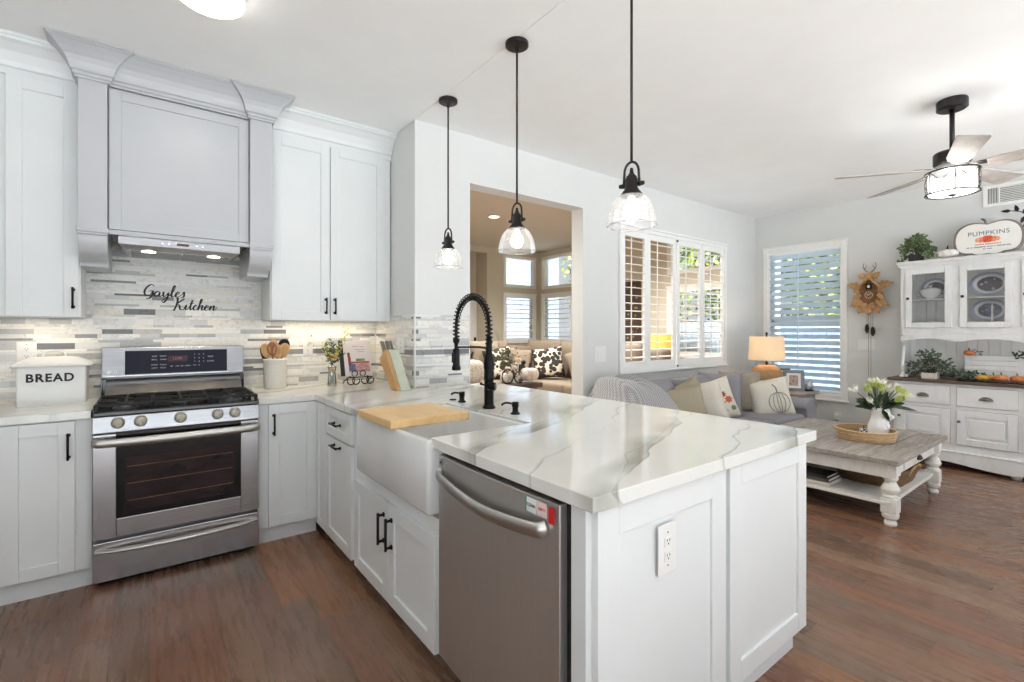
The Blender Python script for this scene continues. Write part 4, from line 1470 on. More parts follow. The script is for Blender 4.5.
def spoon(x, y, tx, ty, h, w, label, name='wooden_spoon', mat=None, head=.06, cat='spoon', slot=False):
    mat = mat or SPW
    t = thing(name, (UX + x, UY + y, .94), label, cat, 'cooking utensils standing in the crock')
    b = Vector((UX + x * .4, UY + y * .4, .945))
    e = Vector((UX + tx, UY + ty, h))
    d_ = (e - b).normalized()
    nk = e - d_ * head * 1.5
    MB().tube([b, nk], .0055, 8).build('utensil_handle', mat, t, smooth=True)
    mb = MB()
    sd_ = Vector((1, 0, 0)) - d_ * d_.x
    sd_.normalize()
    fr = Vector((0, -1, 0))
    n = 16
    ring0, ring1 = [], []
    c0 = e - d_ * head * .5
    for k in range(n):
        a = 2 * PI * k / n
        q = sd_ * math.cos(a) * w / 2 + d_ * math.sin(a) * head * (1.0 if math.sin(a) < 0 else .75)
        ring0.append(c0 + q * .35 + Vector((0, .010, 0)))
        ring1.append(c0 + q + fr * .006)
    mb.bm.verts.ensure_lookup_table()
    cc = mb.bm.verts.new(c0 + Vector((0, .012, 0)))
    r0 = [mb.bm.verts.new(p) for p in ring0]
    r1 = [mb.bm.verts.new(p) for p in ring1]
    for k in range(n):
        mb.bm.faces.new((cc, r0[k], r0[(k + 1) % n]))
        mb.bm.faces.new((r0[k], r1[k], r1[(k + 1) % n], r0[(k + 1) % n]))
    mb.build('utensil_bowl', mat, t, smooth=True, solid=.005)
    return t


spoon(-.035, -.01, -.075, -.03, 1.225, .058, 'wooden spoon leaning furthest left in the utensil crock')
spoon(-.01, -.02, -.03, -.035, 1.235, .062, 'brown wooden turner second from left in the utensil crock', mat=SPW2)
spoon(.015, -.02, .015, -.03, 1.215, .060, 'pale wooden spoon in the middle of the utensil crock, near its front')
spoon(.03, -.0, .062, -.02, 1.225, .070, 'round wooden ladle leaning right in the utensil crock')
spoon(.03, .03, .07, .03, 1.255, .078, 'black round spoon at the back right of the utensil crock', name='serving_spoon', mat=BLK)
spoon(-.05, .02, -.085, .01, 1.20, .03, 'narrow dark spatula at the back left of the utensil crock', name='spatula', mat=BRONZE, cat='spatula')
spoon(-.02, .03, -.01, .01, 1.25, .062, 'tall wooden spoon at the back of the utensil crock', name='wooden_spoon')

# pumpkin night light in the outlet
t = thing('night_light', (1.0, 3.90, 1.26), 'small glowing pumpkin-shaped plug-in night light on the tile', 'night light')
MB().sph((1.0, 3.885, 1.262), .032, sz=.75, seg=40, rings=12, lobes=8, depth=.15).build('light_shade', M('warm_glow_shade', (250, 226, 180), .6, emit=((255, 214, 150), .9)), t, smooth=True)
MB().tube([(1.0, 3.885, 1.283), (1.003, 3.883, 1.30)], .004, 8).build('stem', STEM, t)
MB().box(.985, 1.015, 3.895, 3.914, 1.235, 1.275).build('plug', PLASTIC, t, bevel=.002)

# glass vase with flowers
t = thing('flower_vase', (1.103, 3.70, .914), 'slim clear glass vase with yellow and orange flowers beside the cookbook', 'vase')
VX, VY = 1.103, 3.70
MB().lathe([(0, .9145), (.032, .9145), (.034, .92), (.030, .97), (.026, 1.02), (.033, 1.062), (.031, 1.062), (.024, 1.02), (.028, .97), (.031, .925), (0, .922)], (VX, VY, 0), 24).build('vase_glass', glassmat('clear_glass_thick', gl=.14, tint=(.93, .96, .93, 1), white=.12), t, smooth=True)
rnd = random.Random(2)
st, lf, yl = MB(), MB(), MB()
tips = []
for k in range(11):
    a, r_ = rnd.uniform(0, 6.28), rnd.uniform(.02, .075)
    tp = Vector((VX + r_ * math.cos(a) + .015, VY + r_ * math.sin(a) * .6, rnd.uniform(1.14, 1.30)))
    st.tube(crv([(VX + rnd.uniform(-.015, .015), VY + rnd.uniform(-.01, .01), .93), (VX, VY, 1.06), tp], 4), .0018, 5)
    tips.append(tp)
    for j in range(9):
        p = Vector((VX, VY, 1.06)).lerp(tp, rnd.uniform(.3, 1.05))
        lf.leaf(p, (rnd.uniform(-1, 1), rnd.uniform(-1, 1), rnd.uniform(-.2, 1)), rnd.uniform(.02, .045), .013)
for k in range(60):
    f = k / 60
    p = Vector((VX + .02 + .085 * f, VY - .01, 1.12 + .21 * f)) + Vector((rnd.uniform(-.02, .02), rnd.uniform(-.02, .02), rnd.uniform(-.015, .015)))
    yl.leaf(p, (rnd.uniform(-1, 1), rnd.uniform(-1, 1), rnd.uniform(0, 1)), .024, .009)
for k in range(30):
    f = rnd.random()
    p = Vector((VX - .03 - .03 * f, VY - .01, 1.10 + .15 * f)) + Vector((rnd.uniform(-.02, .02), rnd.uniform(-.02, .02), 0))
    yl.leaf(p, (rnd.uniform(-1, 1), rnd.uniform(-1, 1), rnd.uniform(0, 1)), .022, .009)
st.build('flower_stems', LEAFG, t)
lf.build('leaves', LEAFG, t)
yl.build('yellow_sprays', M('pale_yellow_petals', (214, 206, 110), .6, var=.2), t)
for p, rr2, m_ in (((VX + .012, VY - .035, 1.135), .02, 'orange'), ((VX - .012, VY - .03, 1.15), .016, 'yellow'), ((VX - .03, VY - .02, 1.12), .013, 'green'), ((VX + .0, VY - .02, 1.045), .016, 'pink')):
    colr = {'orange': (224, 160, 70), 'yellow': (226, 196, 92), 'green': (90, 110, 60), 'pink': (208, 170, 140)}[m_]
    MB().sph(p, rr2, seg=30, rings=10, lobes=7, depth=.35, sz=.8).build('flower', M('petals_' + m_, colr, .6, var=.15), t, smooth=True)

# cookbook on a scroll stand
t = thing('cookbook_stand', (1.30, 3.72, .914), 'black scrollwork wire stand holding the open cookbook', 'book stand')
mb = MB()
def curl(cx, cz, r, y0, a0, a1, n=14):
    return [(cx + r * math.cos(R(a0 + (a1 - a0) * k / n)), y0, cz + r * math.sin(R(a0 + (a1 - a0) * k / n))) for k in range(n + 1)]
for cx, s_ in ((1.235, -1), (1.275, 1), (1.345, -1), (1.385, 1)):
    mb.tube(curl(cx, .946, .028, 3.665, 90 if s_ > 0 else 90, 90 + s_ * 300), .0042, 8)
mb.tube(curl(1.272, 1.0, .022, 3.69, -60, 250), .0035, 8)
mb.tube(curl(1.335, 1.0, .022, 3.69, -60, 250), .0035, 8)
mb.tube([(1.215, 3.67, .972), (1.405, 3.67, .972)], .0042, 8)
mb.tube([(1.215, 3.67, .972), (1.215, 3.78, .93), (1.215, 3.79, .918)], .004, 8)
mb.tube([(1.405, 3.67, .972), (1.405, 3.78, .93), (1.405, 3.79, .918)], .004, 8)
mb.tube([(1.24, 3.70, .972), (1.24, 3.80, 1.16)], .0035, 8)
mb.tube([(1.38, 3.70, .972), (1.38, 3.80, 1.16)], .0035, 8)
mb.build('wire_scrolls', BLK, t, smooth=True)
t = thing('cookbook', (1.30, 3.73, .978), 'white cookbook with a dark spine and a pink photo cover on the stand', 'book')
V2 = Vector((0, .28, .96)).normalized()
N2 = Vector((0, -V2.z, V2.y))
B0 = Vector((1.205, 3.70, .981))
MB().obox(B0, (.205, 0, 0), V2 * .275, -N2 * .022).build('pages', M('page_white', (238, 234, 228), .7), t, bevel=.001)
MB().obox(B0 - Vector((.002, 0, 0)) + N2 * .001, (.21, 0, 0), V2 * .28, N2 * .003).build('cover', M('cover_white', (232, 222, 220), .35, var=.01), t, bevel=.001)
MB().obox(B0 - Vector((.034, -.004, 0)) + N2 * .002, (.034, 0, 0), V2 * .285, N2 * .005).build('spine', M('charcoal_cloth', (44, 42, 42), .7), t, bevel=.002)
cp = MB()
cov = lambda u, v, w, h, z=.0042: (B0 + Vector((u, 0, 0)) + V2 * v + N2 * z, (w, 0, 0), V2 * h, N2 * .0008)
MB().obox(*cov(.03, .03, .165, .075)).build('cover_print', M('pink_print', (196, 150, 148), .5, var=.2, scale=60), t)
MB().obox(*cov(.03, .10, .165, .012, .0046)).build('cover_print', M('rust_print', (150, 92, 74), .5, var=.2, scale=60), t)
mb = MB()
for u, v, w, h in ((.028, .09, .022, .06), (.026, .15, .02, .035)):
    mb.obox(*cov(u, v, w, h, .005))
mb.build('cover_print', M('figure_print', (140, 62, 66), .5, var=.2, scale=60), t)
MB().obox(*cov(.03, .04, .05, .055, .005)).build('cover_print', M('blue_print', (96, 104, 150), .5, var=.2, scale=60), t)
MB().obox(*cov(.09, .115, .07, .02, .005)).build('cover_print', M('olive_print', (130, 128, 104), .5, var=.2, scale=60), t)
mb = MB()
for u, v, w in ((.07, .232, .05), (.13, .228, .03), (.09, .205, .08), (.11, .188, .05)):
    mb.obox(*cov(u, v, w, .006, .005))
mb.build('cover_print', M('faint_rose_print', (206, 168, 170), .5), t)

# knife block with knives
t = thing('knife_block', (1.40, 3.24, .914), 'leaning pale green and wood knife block against the return wall', 'knife block')
KB = Vector((1.405, 3.19, .9145))
kd = Vector((-.10, .43, .90)).normalized()      # lean direction
ks = Vector((.97, .22, 0)).normalized()          # thickness direction
kw = kd.cross(ks).normalized()
mb = MB()
p0 = Vector((1.365, 3.15, .915))
blk_prof = [Vector((0, 0)), Vector((0, 0))]
# side profile in the y-z plane: slanted block resting on its lower edge
A = [(3.085, .915), (3.19, .915), (3.41, 1.125), (3.30, 1.195)]
MB().prism([(1.385, y, z) for y, z in A], (.075, 0, 0)).build('block_side', M('sage_paint', (198, 204, 186), .5), t, bevel=.003)
MB().prism([(1.36, y + .01, z) for y, z in A], (.025, 0, 0)).build('block_core', wood_mat('knife_block_wood', (196, 150, 98), (216, 172, 120), .5, (20, 4, 4)), t, bevel=.003)
t_dir = Vector((0, .17, .285)).normalized()
for k in range(5):
    b = Vector((1.368 + .0185 * k, 3.35 + .008 * (k % 2), 1.158 - .004 * (k % 2)))
    kn = thing('kitchen_knife', b, ['kitchen knife with a grey steel handle at the left end of the knife block', 'second kitchen knife from the left in the knife block', 'kitchen knife in the middle slot of the knife block', 'fourth kitchen knife from the left in the knife block', 'kitchen knife at the right end of the knife block'][k], 'knife', 'knives in the block')
    hd = Vector((-.05, .28, .96)).normalized() if False else Vector((0, .60, .80))
    MB().obox(b - Vector((.006, 0, 0)) - hd * .02, (.012, 0, 0), hd * .13, Vector((0, -.80, .6)) * .02).build('knife_handle', M('steel_grey_handle', (128, 126, 124), .35, .6), kn, bevel=.003)
    MB().obox(b - Vector((.0015, 0, 0)) - hd * .12, (.003, 0, 0), hd * .12, Vector((0, -.80, .6)) * .018).build('knife_blade', STEEL, kn)
o = MB().tube([(1.532, 3.32, 1.0), (1.505, 3.32, 1.0)], .011, 14).sph((1.50, 3.32, 1.0), .014).build('cabinet_bumper', BLK, None, smooth=True)
tag(o, 'small black round knob on the tiled return wall beside the knife block', 'knob')

# ================================================================== PENDANTS
GL = glassmat('pendant_glass', gl=.10, white=.25)
def pendant(x, y, label):
    t = thing('pendant_light', (x, y, CH), label, 'pendant light', 'pendant lights over the peninsula')
    B = Vector((x, y, 0))
    MB().lathe([(0, CH - .001), (.062, CH - .001), (.062, CH - .018), (.055, CH - .022), (.012, CH - .026), (.010, CH - .05), (0, CH - .05)], (x, y, 0), 28).build('ceiling_canopy', BRONZE, t, smooth=False)
    MB().tube([(x, y, CH - .03), (x, y, 2.008)], .0055, 10).build('rod', BRONZE, t, smooth=True)
    mb = MB()
    ux = Vector((.3, -.95, 0))
    lp = [B + ux * .030 * math.cos(PI * k / 12) + Vector((0, 0, 1.968 + .042 * math.sin(PI * k / 12))) for k in range(13)]
    lp = [B + ux * .034 + Vector((0, 0, 1.908))] + lp + [B - ux * .034 + Vector((0, 0, 1.908))]
    mb.tube(crv([tuple(p) for p in lp], 2), .0052, 8)
    for s_ in (-1, 1):
        mb.tube([B + ux * s_ * .028 + Vector((0, 0, 1.918)), B + ux * s_ * .044 + Vector((0, 0, 1.918))], .009, 12)
        mb.sph(B + ux * s_ * .046 + Vector((0, 0, 1.918)), .009)
    mb.build('yoke', BRONZE, t, smooth=True)
    MB().lathe([(0, 1.985), (.006, 1.985), (.008, 1.968), (.015, 1.955), (.021, 1.951), (.021, 1.945), (.025, 1.942), (.025, 1.903), (.029, 1.900), (.030, 1.896), (.040, 1.884), (.044, 1.878), (.044, 1.872), (0, 1.872)], (x, y, 0), 28).build('socket_cup', BRONZE, t, smooth=True)
    rib = lambda a: 1 + .008 * math.cos(a * 40)
    prof = [(.030, 1.880), (.044, 1.875), (.060, 1.863), (.074, 1.845), (.085, 1.822), (.092, 1.798), (.096, 1.776), (.098, 1.752)]
    MB().lathe(prof, (x, y, 0), 80, close=True, rib=rib).build('glass_shade', GL, t, smooth=True, recalc=True)
    MB().tube([(x + .098 * math.cos(2 * PI * k / 48), y + .098 * math.sin(2 * PI * k / 48), 1.752) for k in range(48)], .0028, 8, closed=True).build('shade_rim', GL, t, smooth=True)
    MB().lathe([(0, 1.873), (.013, 1.868), (.014, 1.855), (.030, 1.825), (.033, 1.805), (.026, 1.782), (.010, 1.773), (0, 1.772)], (x, y, 0), 20).build('bulb', emis('bulb_glow', (255, 250, 240), 9), t, smooth=True)
    light('pendant_lamp', 'POINT', (x, y, 1.800), 4, .03, (1, .93, .84))
    return t


pendant(1.557, 1.25, 'bronze pendant light with a clear glass dome, nearest the camera, largest of three')
pendant(1.568, 2.021, 'bronze pendant light with a clear glass dome, middle one of three')
pendant(1.588, 2.794, 'bronze pendant light with a clear glass dome, farthest one, before the white wall')

# flush kitchen ceiling light
t = thing('flush_ceiling_light', (.22, 2.545, CH), 'bright round flush ceiling light above the kitchen floor', 'ceiling light')
MB().lathe([(0, CH), (.14, CH), (.14, CH - .02), (0, CH - .02)], (.2206, 2.545, 0), 40).build('light_base', PLASTIC, t)
MB().lathe([(.134, CH - .02), (.134, CH - .045), (.12, CH - .055), (0, CH - .058)], (.2206, 2.545, 0), 40).build('diffuser', emis('ceiling_light_glow', (255, 252, 246), 5), t, smooth=True)
light('kitchen_ceiling_lamp', 'AREA', (.2206, 2.545, CH - .065), 2.5, .24, (1, .96, .9))

# ================================================================== LIVING ROOM
# --- ceiling fan with lit drum
FCX, FCY = 4.262, .765
t = thing('ceiling_fan', (FCX, FCY, CH), 'five-blade ceiling fan with a lit caged drum light in the living room', 'ceiling fan')
MB().lathe([(0, CH - .001), (.078, CH - .001), (.082, CH - .01), (.082, CH - .06), (.07, CH - .068), (0, CH - .068)], (FCX, FCY, 0), 36).build('ceiling_canopy', BRONZE, t, bevel=.001)
MB().tube([(FCX, FCY, CH - .06), (FCX, FCY, 2.53)], .014, 12).build('downrod', BRONZE, t, smooth=True)
MB().lathe([(0, 2.535), (.04, 2.535), (.090, 2.52), (.098, 2.51), (.098, 2.445), (.088, 2.43), (0, 2.43)], (FCX, FCY, 0), 36).build('motor_housing', BRONZE, t, bevel=.001)
MB().lathe([(0, 2.431), (.075, 2.431), (.075, 2.398), (0, 2.398)], (FCX, FCY, 0), 32).build('light_kit_neck', M('satin_nickel', (190, 190, 188), .35, .8), t)
BLW = wood_mat('whitewashed_blade', (150, 144, 137), (196, 190, 183), .5, (3, 3, 30))
for k in range(5):
    a = R(54 + 72 * k)
    ca, sa = math.cos(a), math.sin(a)
    rad, tan = Vector((ca, sa, 0)), Vector((-sa, ca, 0))
    O = Vector((FCX, FCY, 2.408))
    tz = R(-12)
    wv = tan * math.cos(tz) + Vector((0, 0, math.sin(tz)))
    nv = rad.cross(wv).normalized()
    outl = [(.17, -.045), (.24, -.062), (.64, -.074), (.66, -.068), (.66, .068), (.64, .074), (.24, .062), (.17, .045)]
    b = MB().prism([O + rad * u + wv * v - nv * .003 for u, v in outl], nv * .007).build('blade', BLW, t, bevel=.0015)
    MB().prism([O + rad * u + wv * v + nv * .005 for u, v in ((.09, -.018), (.20, -.03), (.22, 0), (.20, .03), (.09, .018))], nv * .004).build('blade_bracket', BRONZE, b)
DZ0, DZ1, DR = 2.245, 2.388, .138
dr = MB().lathe([(.122, DZ1 - .004), (.122, DZ0 + .004), (.118, DZ0 - .001), (0, DZ0 - .003)], (FCX, FCY, 0), 40, close=True).build('drum_diffuser', glowglass('fan_light_glow', (255, 252, 247), .4, .35), t, smooth=True)
mb = MB()
for z in (DZ0, DZ1):
    mb.tube([(FCX + DR * math.cos(2 * PI * k / 48), FCY + DR * math.sin(2 * PI * k / 48), z) for k in range(48)], .005, 8, closed=True)
for k in range(6):
    a = 2 * PI * k / 6 + .3
    mb.tube([(FCX + DR * math.cos(a), FCY + DR * math.sin(a), DZ0), (FCX + DR * math.cos(a), FCY + DR * math.sin(a), DZ1)], .003, 6)
    for s_ in (0, 1):
        pts = []
        for j in range(9):
            aa = a + (2 * PI / 6) * j / 8
            zz = DZ0 + (DZ1 - DZ0) * (j / 8 if s_ else 1 - j / 8)
            pts.append((FCX + DR * math.cos(aa), FCY + DR * math.sin(aa), zz))
        mb.tube(pts, .0022, 6)
mb.build('drum_cage', BRONZE, t, smooth=True)
MB().lathe([(0, DZ0 - .004), (.022, DZ0 - .006), (.022, DZ0 - .014), (.008, DZ0 - .022), (0, DZ0 - .022)], (FCX, FCY, 0), 20).build('finial', STEELD, t, smooth=True)
light('fan_lamp', 'POINT', (FCX, FCY, 2.31), 9, .08, (1, .97, .92))

# --- air return vent
t = thing('air_vent', (6.6, .72, 2.68), 'white louvred air vent high on the right wall above the hutch', 'vent')
mb = MB()
for a, b, c_, d_ in ((.92, .955, 2.55, 2.76), (.30, .335, 2.55, 2.76), (.335, .92, 2.73, 2.76), (.335, .92, 2.55, 2.58)):
    mb.box(6.585, 6.6, a, b, c_, d_)
mb.build('vent_frame', TRIMW, t, bevel=.002)
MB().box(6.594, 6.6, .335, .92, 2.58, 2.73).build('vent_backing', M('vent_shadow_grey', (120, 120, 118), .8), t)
mb = MB()
for k in range(9):
    mb.prism([(6.585, .335, 2.585 + k * .0165), (6.594, .335, 2.595 + k * .0165), (6.594, .335, 2.597 + k * .0165), (6.585, .335, 2.587 + k * .0165)], (0, .50, 0))
mb.box(6.584, 6.592, .835, .845, 2.58, 2.73)
for k in range(6):
    mb.box(6.586, 6.592, .85 + k * .0115, .854 + k * .0115, 2.58, 2.73)
mb.build('vent_slats', TRIMW, t)

# --- cuckoo clock
t = thing('cuckoo_clock', (6.55, 1.88, 1.75), 'carved wooden cuckoo clock with antlers and hanging pinecone weights on the wall', 'clock')
CW = wood_mat('carved_clock_wood', (166, 126, 80), (196, 156, 106), .55, (10, 10, 10))
CW2 = wood_mat('dark_clock_wood', (104, 66, 36), (138, 94, 56), .55, (10, 10, 10))
cy0, cz0 = 1.876, 1.765
cp2 = lambda dy, dz, dx=0.: Vector((6.598 - dx, cy0 - dy, cz0 + dz))
body = [(-.095, -.15), (.095, -.15), (.105, .06), (.0, .185), (-.105, .06)]
MB().prism([cp2(y, z) for y, z in body], (-.075, 0, 0)).build('clock_case', CW2, t, bevel=.004)
MB().prism([cp2(y, z, .07) for y, z in ((-.135, .045), (-.12, .03), (0, .165), (.12, .03), (.135, .045), (0, .20))], (-.05, 0, 0)).build('clock_roof', CW, t, bevel=.004)
def carved_leaf(dy, dz, ang, l, w, dx, mat=CW):
    base = cp2(dy, dz, dx)
    d_ = Vector((0, -math.cos(R(ang)), math.sin(R(ang))))
    s_ = Vector((0, math.sin(R(ang)), math.cos(R(ang))))
    outl = [(0, -.12), (.12, -.38), (.25, -.22), (.38, -.5), (.52, -.28), (.68, -.36), (.76, -.16), (1, 0), (.76, .16), (.68, .36), (.52, .28), (.38, .5), (.25, .22), (.12, .38), (0, .12)]
    MB().prism([base + d_ * (u * l) + s_ * (v * w) + Vector((-.015 * math.sin(u * PI), 0, 0)) for u, v in outl], (-.016, 0, 0)).build('carved_leaf', mat, t, bevel=.003)
for a in ((.07, .075, 12, .16, .10, .06), (-.07, .075, 168, .16, .10, .06), (.02, .155, 40, .12, .09, .075), (-.02, .155, 140, .12, .09, .075), (0, .145, 90, .10, .10, .09), (.085, -.01, -50, .11, .08, .07),
          (-.085, -.01, -130, .11, .08, .07), (.06, -.10, -20, .14, .11, .07), (-.06, -.10, -160, .14, .11, .07), (.055, -.15, -62, .10, .09, .075), (-.055, -.15, -118, .10, .09, .075), (0, -.13, -90, .13, .12, .085),
          (.03, -.115, -75, .09, .08, .09), (-.03, -.115, -105, .09, .08, .09), (.095, .0, 55, .09, .07, .08), (-.095, .0, 125, .09, .07, .08)):
    carved_leaf(*a)
mb = MB()
for s_ in (-1, 1):
    mb.tube(crv([cp2(s_ * .01, .235, .06), cp2(s_ * .045, .265, .06), cp2(s_ * .062, .305, .06), cp2(s_ * .052, .345, .06)], 5), .0055, 8, r1=.003)
    mb.tube(crv([cp2(s_ * .05, .275, .06), cp2(s_ * .035, .30, .06), cp2(s_ * .03, .32, .06)], 4), .004, 6, r1=.002)
mb.build('antlers', CW2, t, smooth=True)
MB().sph(cp2(0, .215, .075), .026, sx=.8, sz=1.1).sph(cp2(0, .195, .095), .015, sz=.8).build('stag_head', CW, t, smooth=True)
MB().lathe([(0, 0), (.052, 0), (.052, -.012), (.044, -.016), (0, -.016)], cp2(0, -.025, .073), 32, axis='X').build('clock_dial', CW2, t)
mb = MB()
for k in range(12):
    a = 2 * PI * k / 12
    c_ = cp2(.036 * math.sin(a), -.025 + .036 * math.cos(a), .0895)
    mb.box(c_.x - .002, c_.x, c_.y - .0025, c_.y + .0025, c_.z - .006, c_.z + .006)
mb.build('numerals', M('ivory', (232, 226, 208), .5), t)
MB().obox(cp2(0, -.025, .091), (-.002, 0, 0), (0, -.026, .014), (0, .002, .004)).obox(cp2(0, -.025, .091), (-.002, 0, 0), (0, .018, .01), (0, .002, -.004)).build('clock_hands', M('ivory', (232, 226, 208), .5), t)
MB().box(6.508, 6.526, cy0 - .03, cy0 + .03, cz0 + .045, cz0 + .105).build('cuckoo_door', DARKGAP, t)
MB().sph((6.50, cy0, cz0 + .072), .014, sz=1.2).build('cuckoo_bird', M('ivory', (232, 226, 208), .5), t, smooth=True)
for dy, z1 in ((-.025, 1.30), (.03, 1.27)):
    mb = MB()
    for i in range(1, 11):
        f = i / 11
        mb.lathe([(.004 + .022 * math.sin(PI * f) ** .7, z1 + .12 * (1 - f)), (.018 * math.sin(PI * f) + .002, z1 + .12 * (1 - f) - .006)], (6.54, cy0 - dy, 0), 12)
    mb.sph((6.54, cy0 - dy, z1 + .06), .02, sz=2.6)
    mb.build('pinecone_weight', M('dark_pinecone', (46, 38, 32), .6, var=.2), t, smooth=True)
mb = MB()
for dy, z1 in ((-.025, 1.41), (.03, 1.38), (-.01, .80), (.012, .78)):
    mb.tube([(6.54, cy0 - dy, 1.62), (6.54, cy0 - dy, z1)], .0022, 6)
mb.build('chains', M('brass_chain', (140, 122, 92), .4, .7), t)

# --- hutch
HXF, HXU = 6.13, 6.30
t = thing('china_hutch', (6.35, .86, 0), 'large distressed white hutch with glazed upper doors and brown wooden counter', 'hutch')
YA, YB = 1.552, .165
MB().box(HXF, 6.58, YB, YA, .17, .826).build('base_carcass', DIST, t, bevel=.004)
MB().box(6.095, 6.585, YB - .045, 1.60, .826, .853).build('hutch_counter', BRTOP, t, bevel=.006, seg=3)
mb = MB()
prof = [(YA + .012, .172), (YB - .012, .172), (YB - .012, .03), (YB + .06, .03), (YB + .10, .06), (YB + .20, .075), (YB + .40, .05), (.70, .035), (.80, .04), (.95, .055), (1.10, .075), (YA - .22, .085), (YA - .10, .07), (YA - .06, .03), (YA + .012, .03)]
MB().prism([(HXF - .018, y, z) for y, z in prof], (.03, 0, 0)).build('valance', DIST, t, bevel=.002)
MB().box(HXF - .024, 6.58, YB - .018, YA + .018, .166, .184).build('base_ledge', DIST, t, bevel=.004)
for y in (YA - .03, YB + .03, .675):
    for x in (6.17, 6.53):
        MB().lathe([(.028, 0), (.036, .02), (.04, .05), (.026, .075), (.032, .17), (0, .17)], (x, y, 0), 16).build('foot', DIST, t, smooth=True)
CUP = M('aged_nickel', (112, 106, 98), .35, .8, var=.1)
LINE = M('shadow_line_brown', (160, 152, 144), .7, var=.2)  # grey-brown rim strips painted as the shade line around drawers and doors
def raised(O, U, w, h, t_=.02, st=.06):
    O, U = Vector(O), Vector(U)
    Z = Vector((0, 0, 1))
    Nn = U.cross(Z)
    mb = MB()
    mb.obox(O, U * st, Z * h, Nn * t_).obox(O + U * (w - st), U * st, Z * h, Nn * t_).obox(O + U * st, U * (w - 2 * st), Z * st, Nn * t_).obox(O + U * st + Z * (h - st), U * (w - 2 * st), Z * st, Nn * t_)
    mb.obox(O + U * (st - .003) + Z * (st - .003), U * (w - 2 * st + .006), Z * (h - 2 * st + .006), Nn * (t_ - .012))
    mb.obox(O + U * (st + .022) + Z * (st + .022), U * (w - 2 * st - .044), Z * (h - 2 * st - .044), Nn * (t_ - .002))
    return mb
for y1, y0 in ((1.516, 1.115), (1.065, .664), (.614, .213)):
    MB().box(HXF - .004, HXF + .002, y0 - .003, y1 + .003, .616, .801).build('drawer_shadow_line', LINE, t)
    d = MB().box(HXF - .018, HXF, y0, y1, .62, .797).build('drawer', DIST, t, bevel=.004)
    mb = MB()
    c_ = Vector((HXF - .019, (y0 + y1) / 2, .70))
    n = 12
    for i in range(n):
        for j in range(5):
            pass
    g = lambda u, v: (c_.x - .024 * math.sin(v * PI / 2 * .98), c_.y + .048 * math.cos(u * PI) * math.cos(v * PI / 2 * .98), c_.z - .012 + .034 * math.sin(u * PI) * math.cos(v * PI / 2 * .98))
    mb.grid(g, 14, 5)
    mb.build('cup_pull', CUP, d, smooth=True, solid=.0025)
    MB().box(HXF - .004, HXF + .002, y0 - .003, y1 + .003, .251, .584).build('door_shadow_line', LINE, t)
    dd = raised((HXF, y1, .255), (0, -1, 0), y1 - y0, .325).build('door', DIST, t, bevel=.003)
    MB().lathe([(.009, 0), (.007, -.01), (.014, -.02), (.012, -.028), (0, -.03)], (HXF - .02, y1 - .018, .475), 16, axis='X').build('knob', CUP, dd, smooth=True)
# upper part
UA, UB, UZ0, UZ1 = 1.535, .19, 1.30, 2.02
mb = MB()
mb.box(HXU, 6.585, UA - .02, UA, UZ0 - .02, UZ1).box(HXU, 6.585, UB, UB + .02, UZ0 - .02, UZ1)
mb.box(HXU, 6.585, UB + .02, UA - .02, UZ1 - .02, UZ1).box(HXU + .022, 6.585, UB + .02, UA - .02, UZ0 - .02, UZ0)
for ym in (1.102, .685):
    mb.box(HXU + .001, HXU + .02, ym - .03, ym + .03, 1.365, 1.966)
mb.box(HXU + .001, HXU + .021, UA - .045, UA - .02, 1.365, 1.966).box(HXU + .001, HXU + .021, UB + .02, UB + .05, 1.365, 1.966).box(HXU + .001, HXU + .02, UB + .02, UA - .02, UZ0, 1.365).box(HXU + .001, HXU + .02, UB + .02, UA - .02, 1.966, UZ1 - .02)
mb.build('upper_carcass', DIST, t, bevel=.002)
mb = MB()
for k in range(17):
    y = UB + .01 + k * .079
    mb.box(6.57, 6.585, y, y + .0765, .853, UZ1)
mb.build('back_boards', M('beadboard_pale', (236, 237, 234), .55, var=.01), t, bevel=.0008)
CPK = [(.0, UZ1 - .03), (.012, UZ1 - .03), (.014, UZ1 - .01), (.03, UZ1 + .01), (.036, UZ1 + .03), (.0, UZ1 + .03)]
mb = MB()
sweep(mb, [(6.585, UA), (HXU, UA), (HXU, UB), (6.585, UB)], CPK)
mb.box(HXU - .03, 6.585, UB - .03, UA + .03, UZ1 + .012, UZ1 + .032)
mb.build('cornice', DIST, t, bevel=.002)
MB().box(HXU + .03, 6.57, UB + .02, UA - .02, 1.648, 1.662).build('inner_shelf', DIST, t)
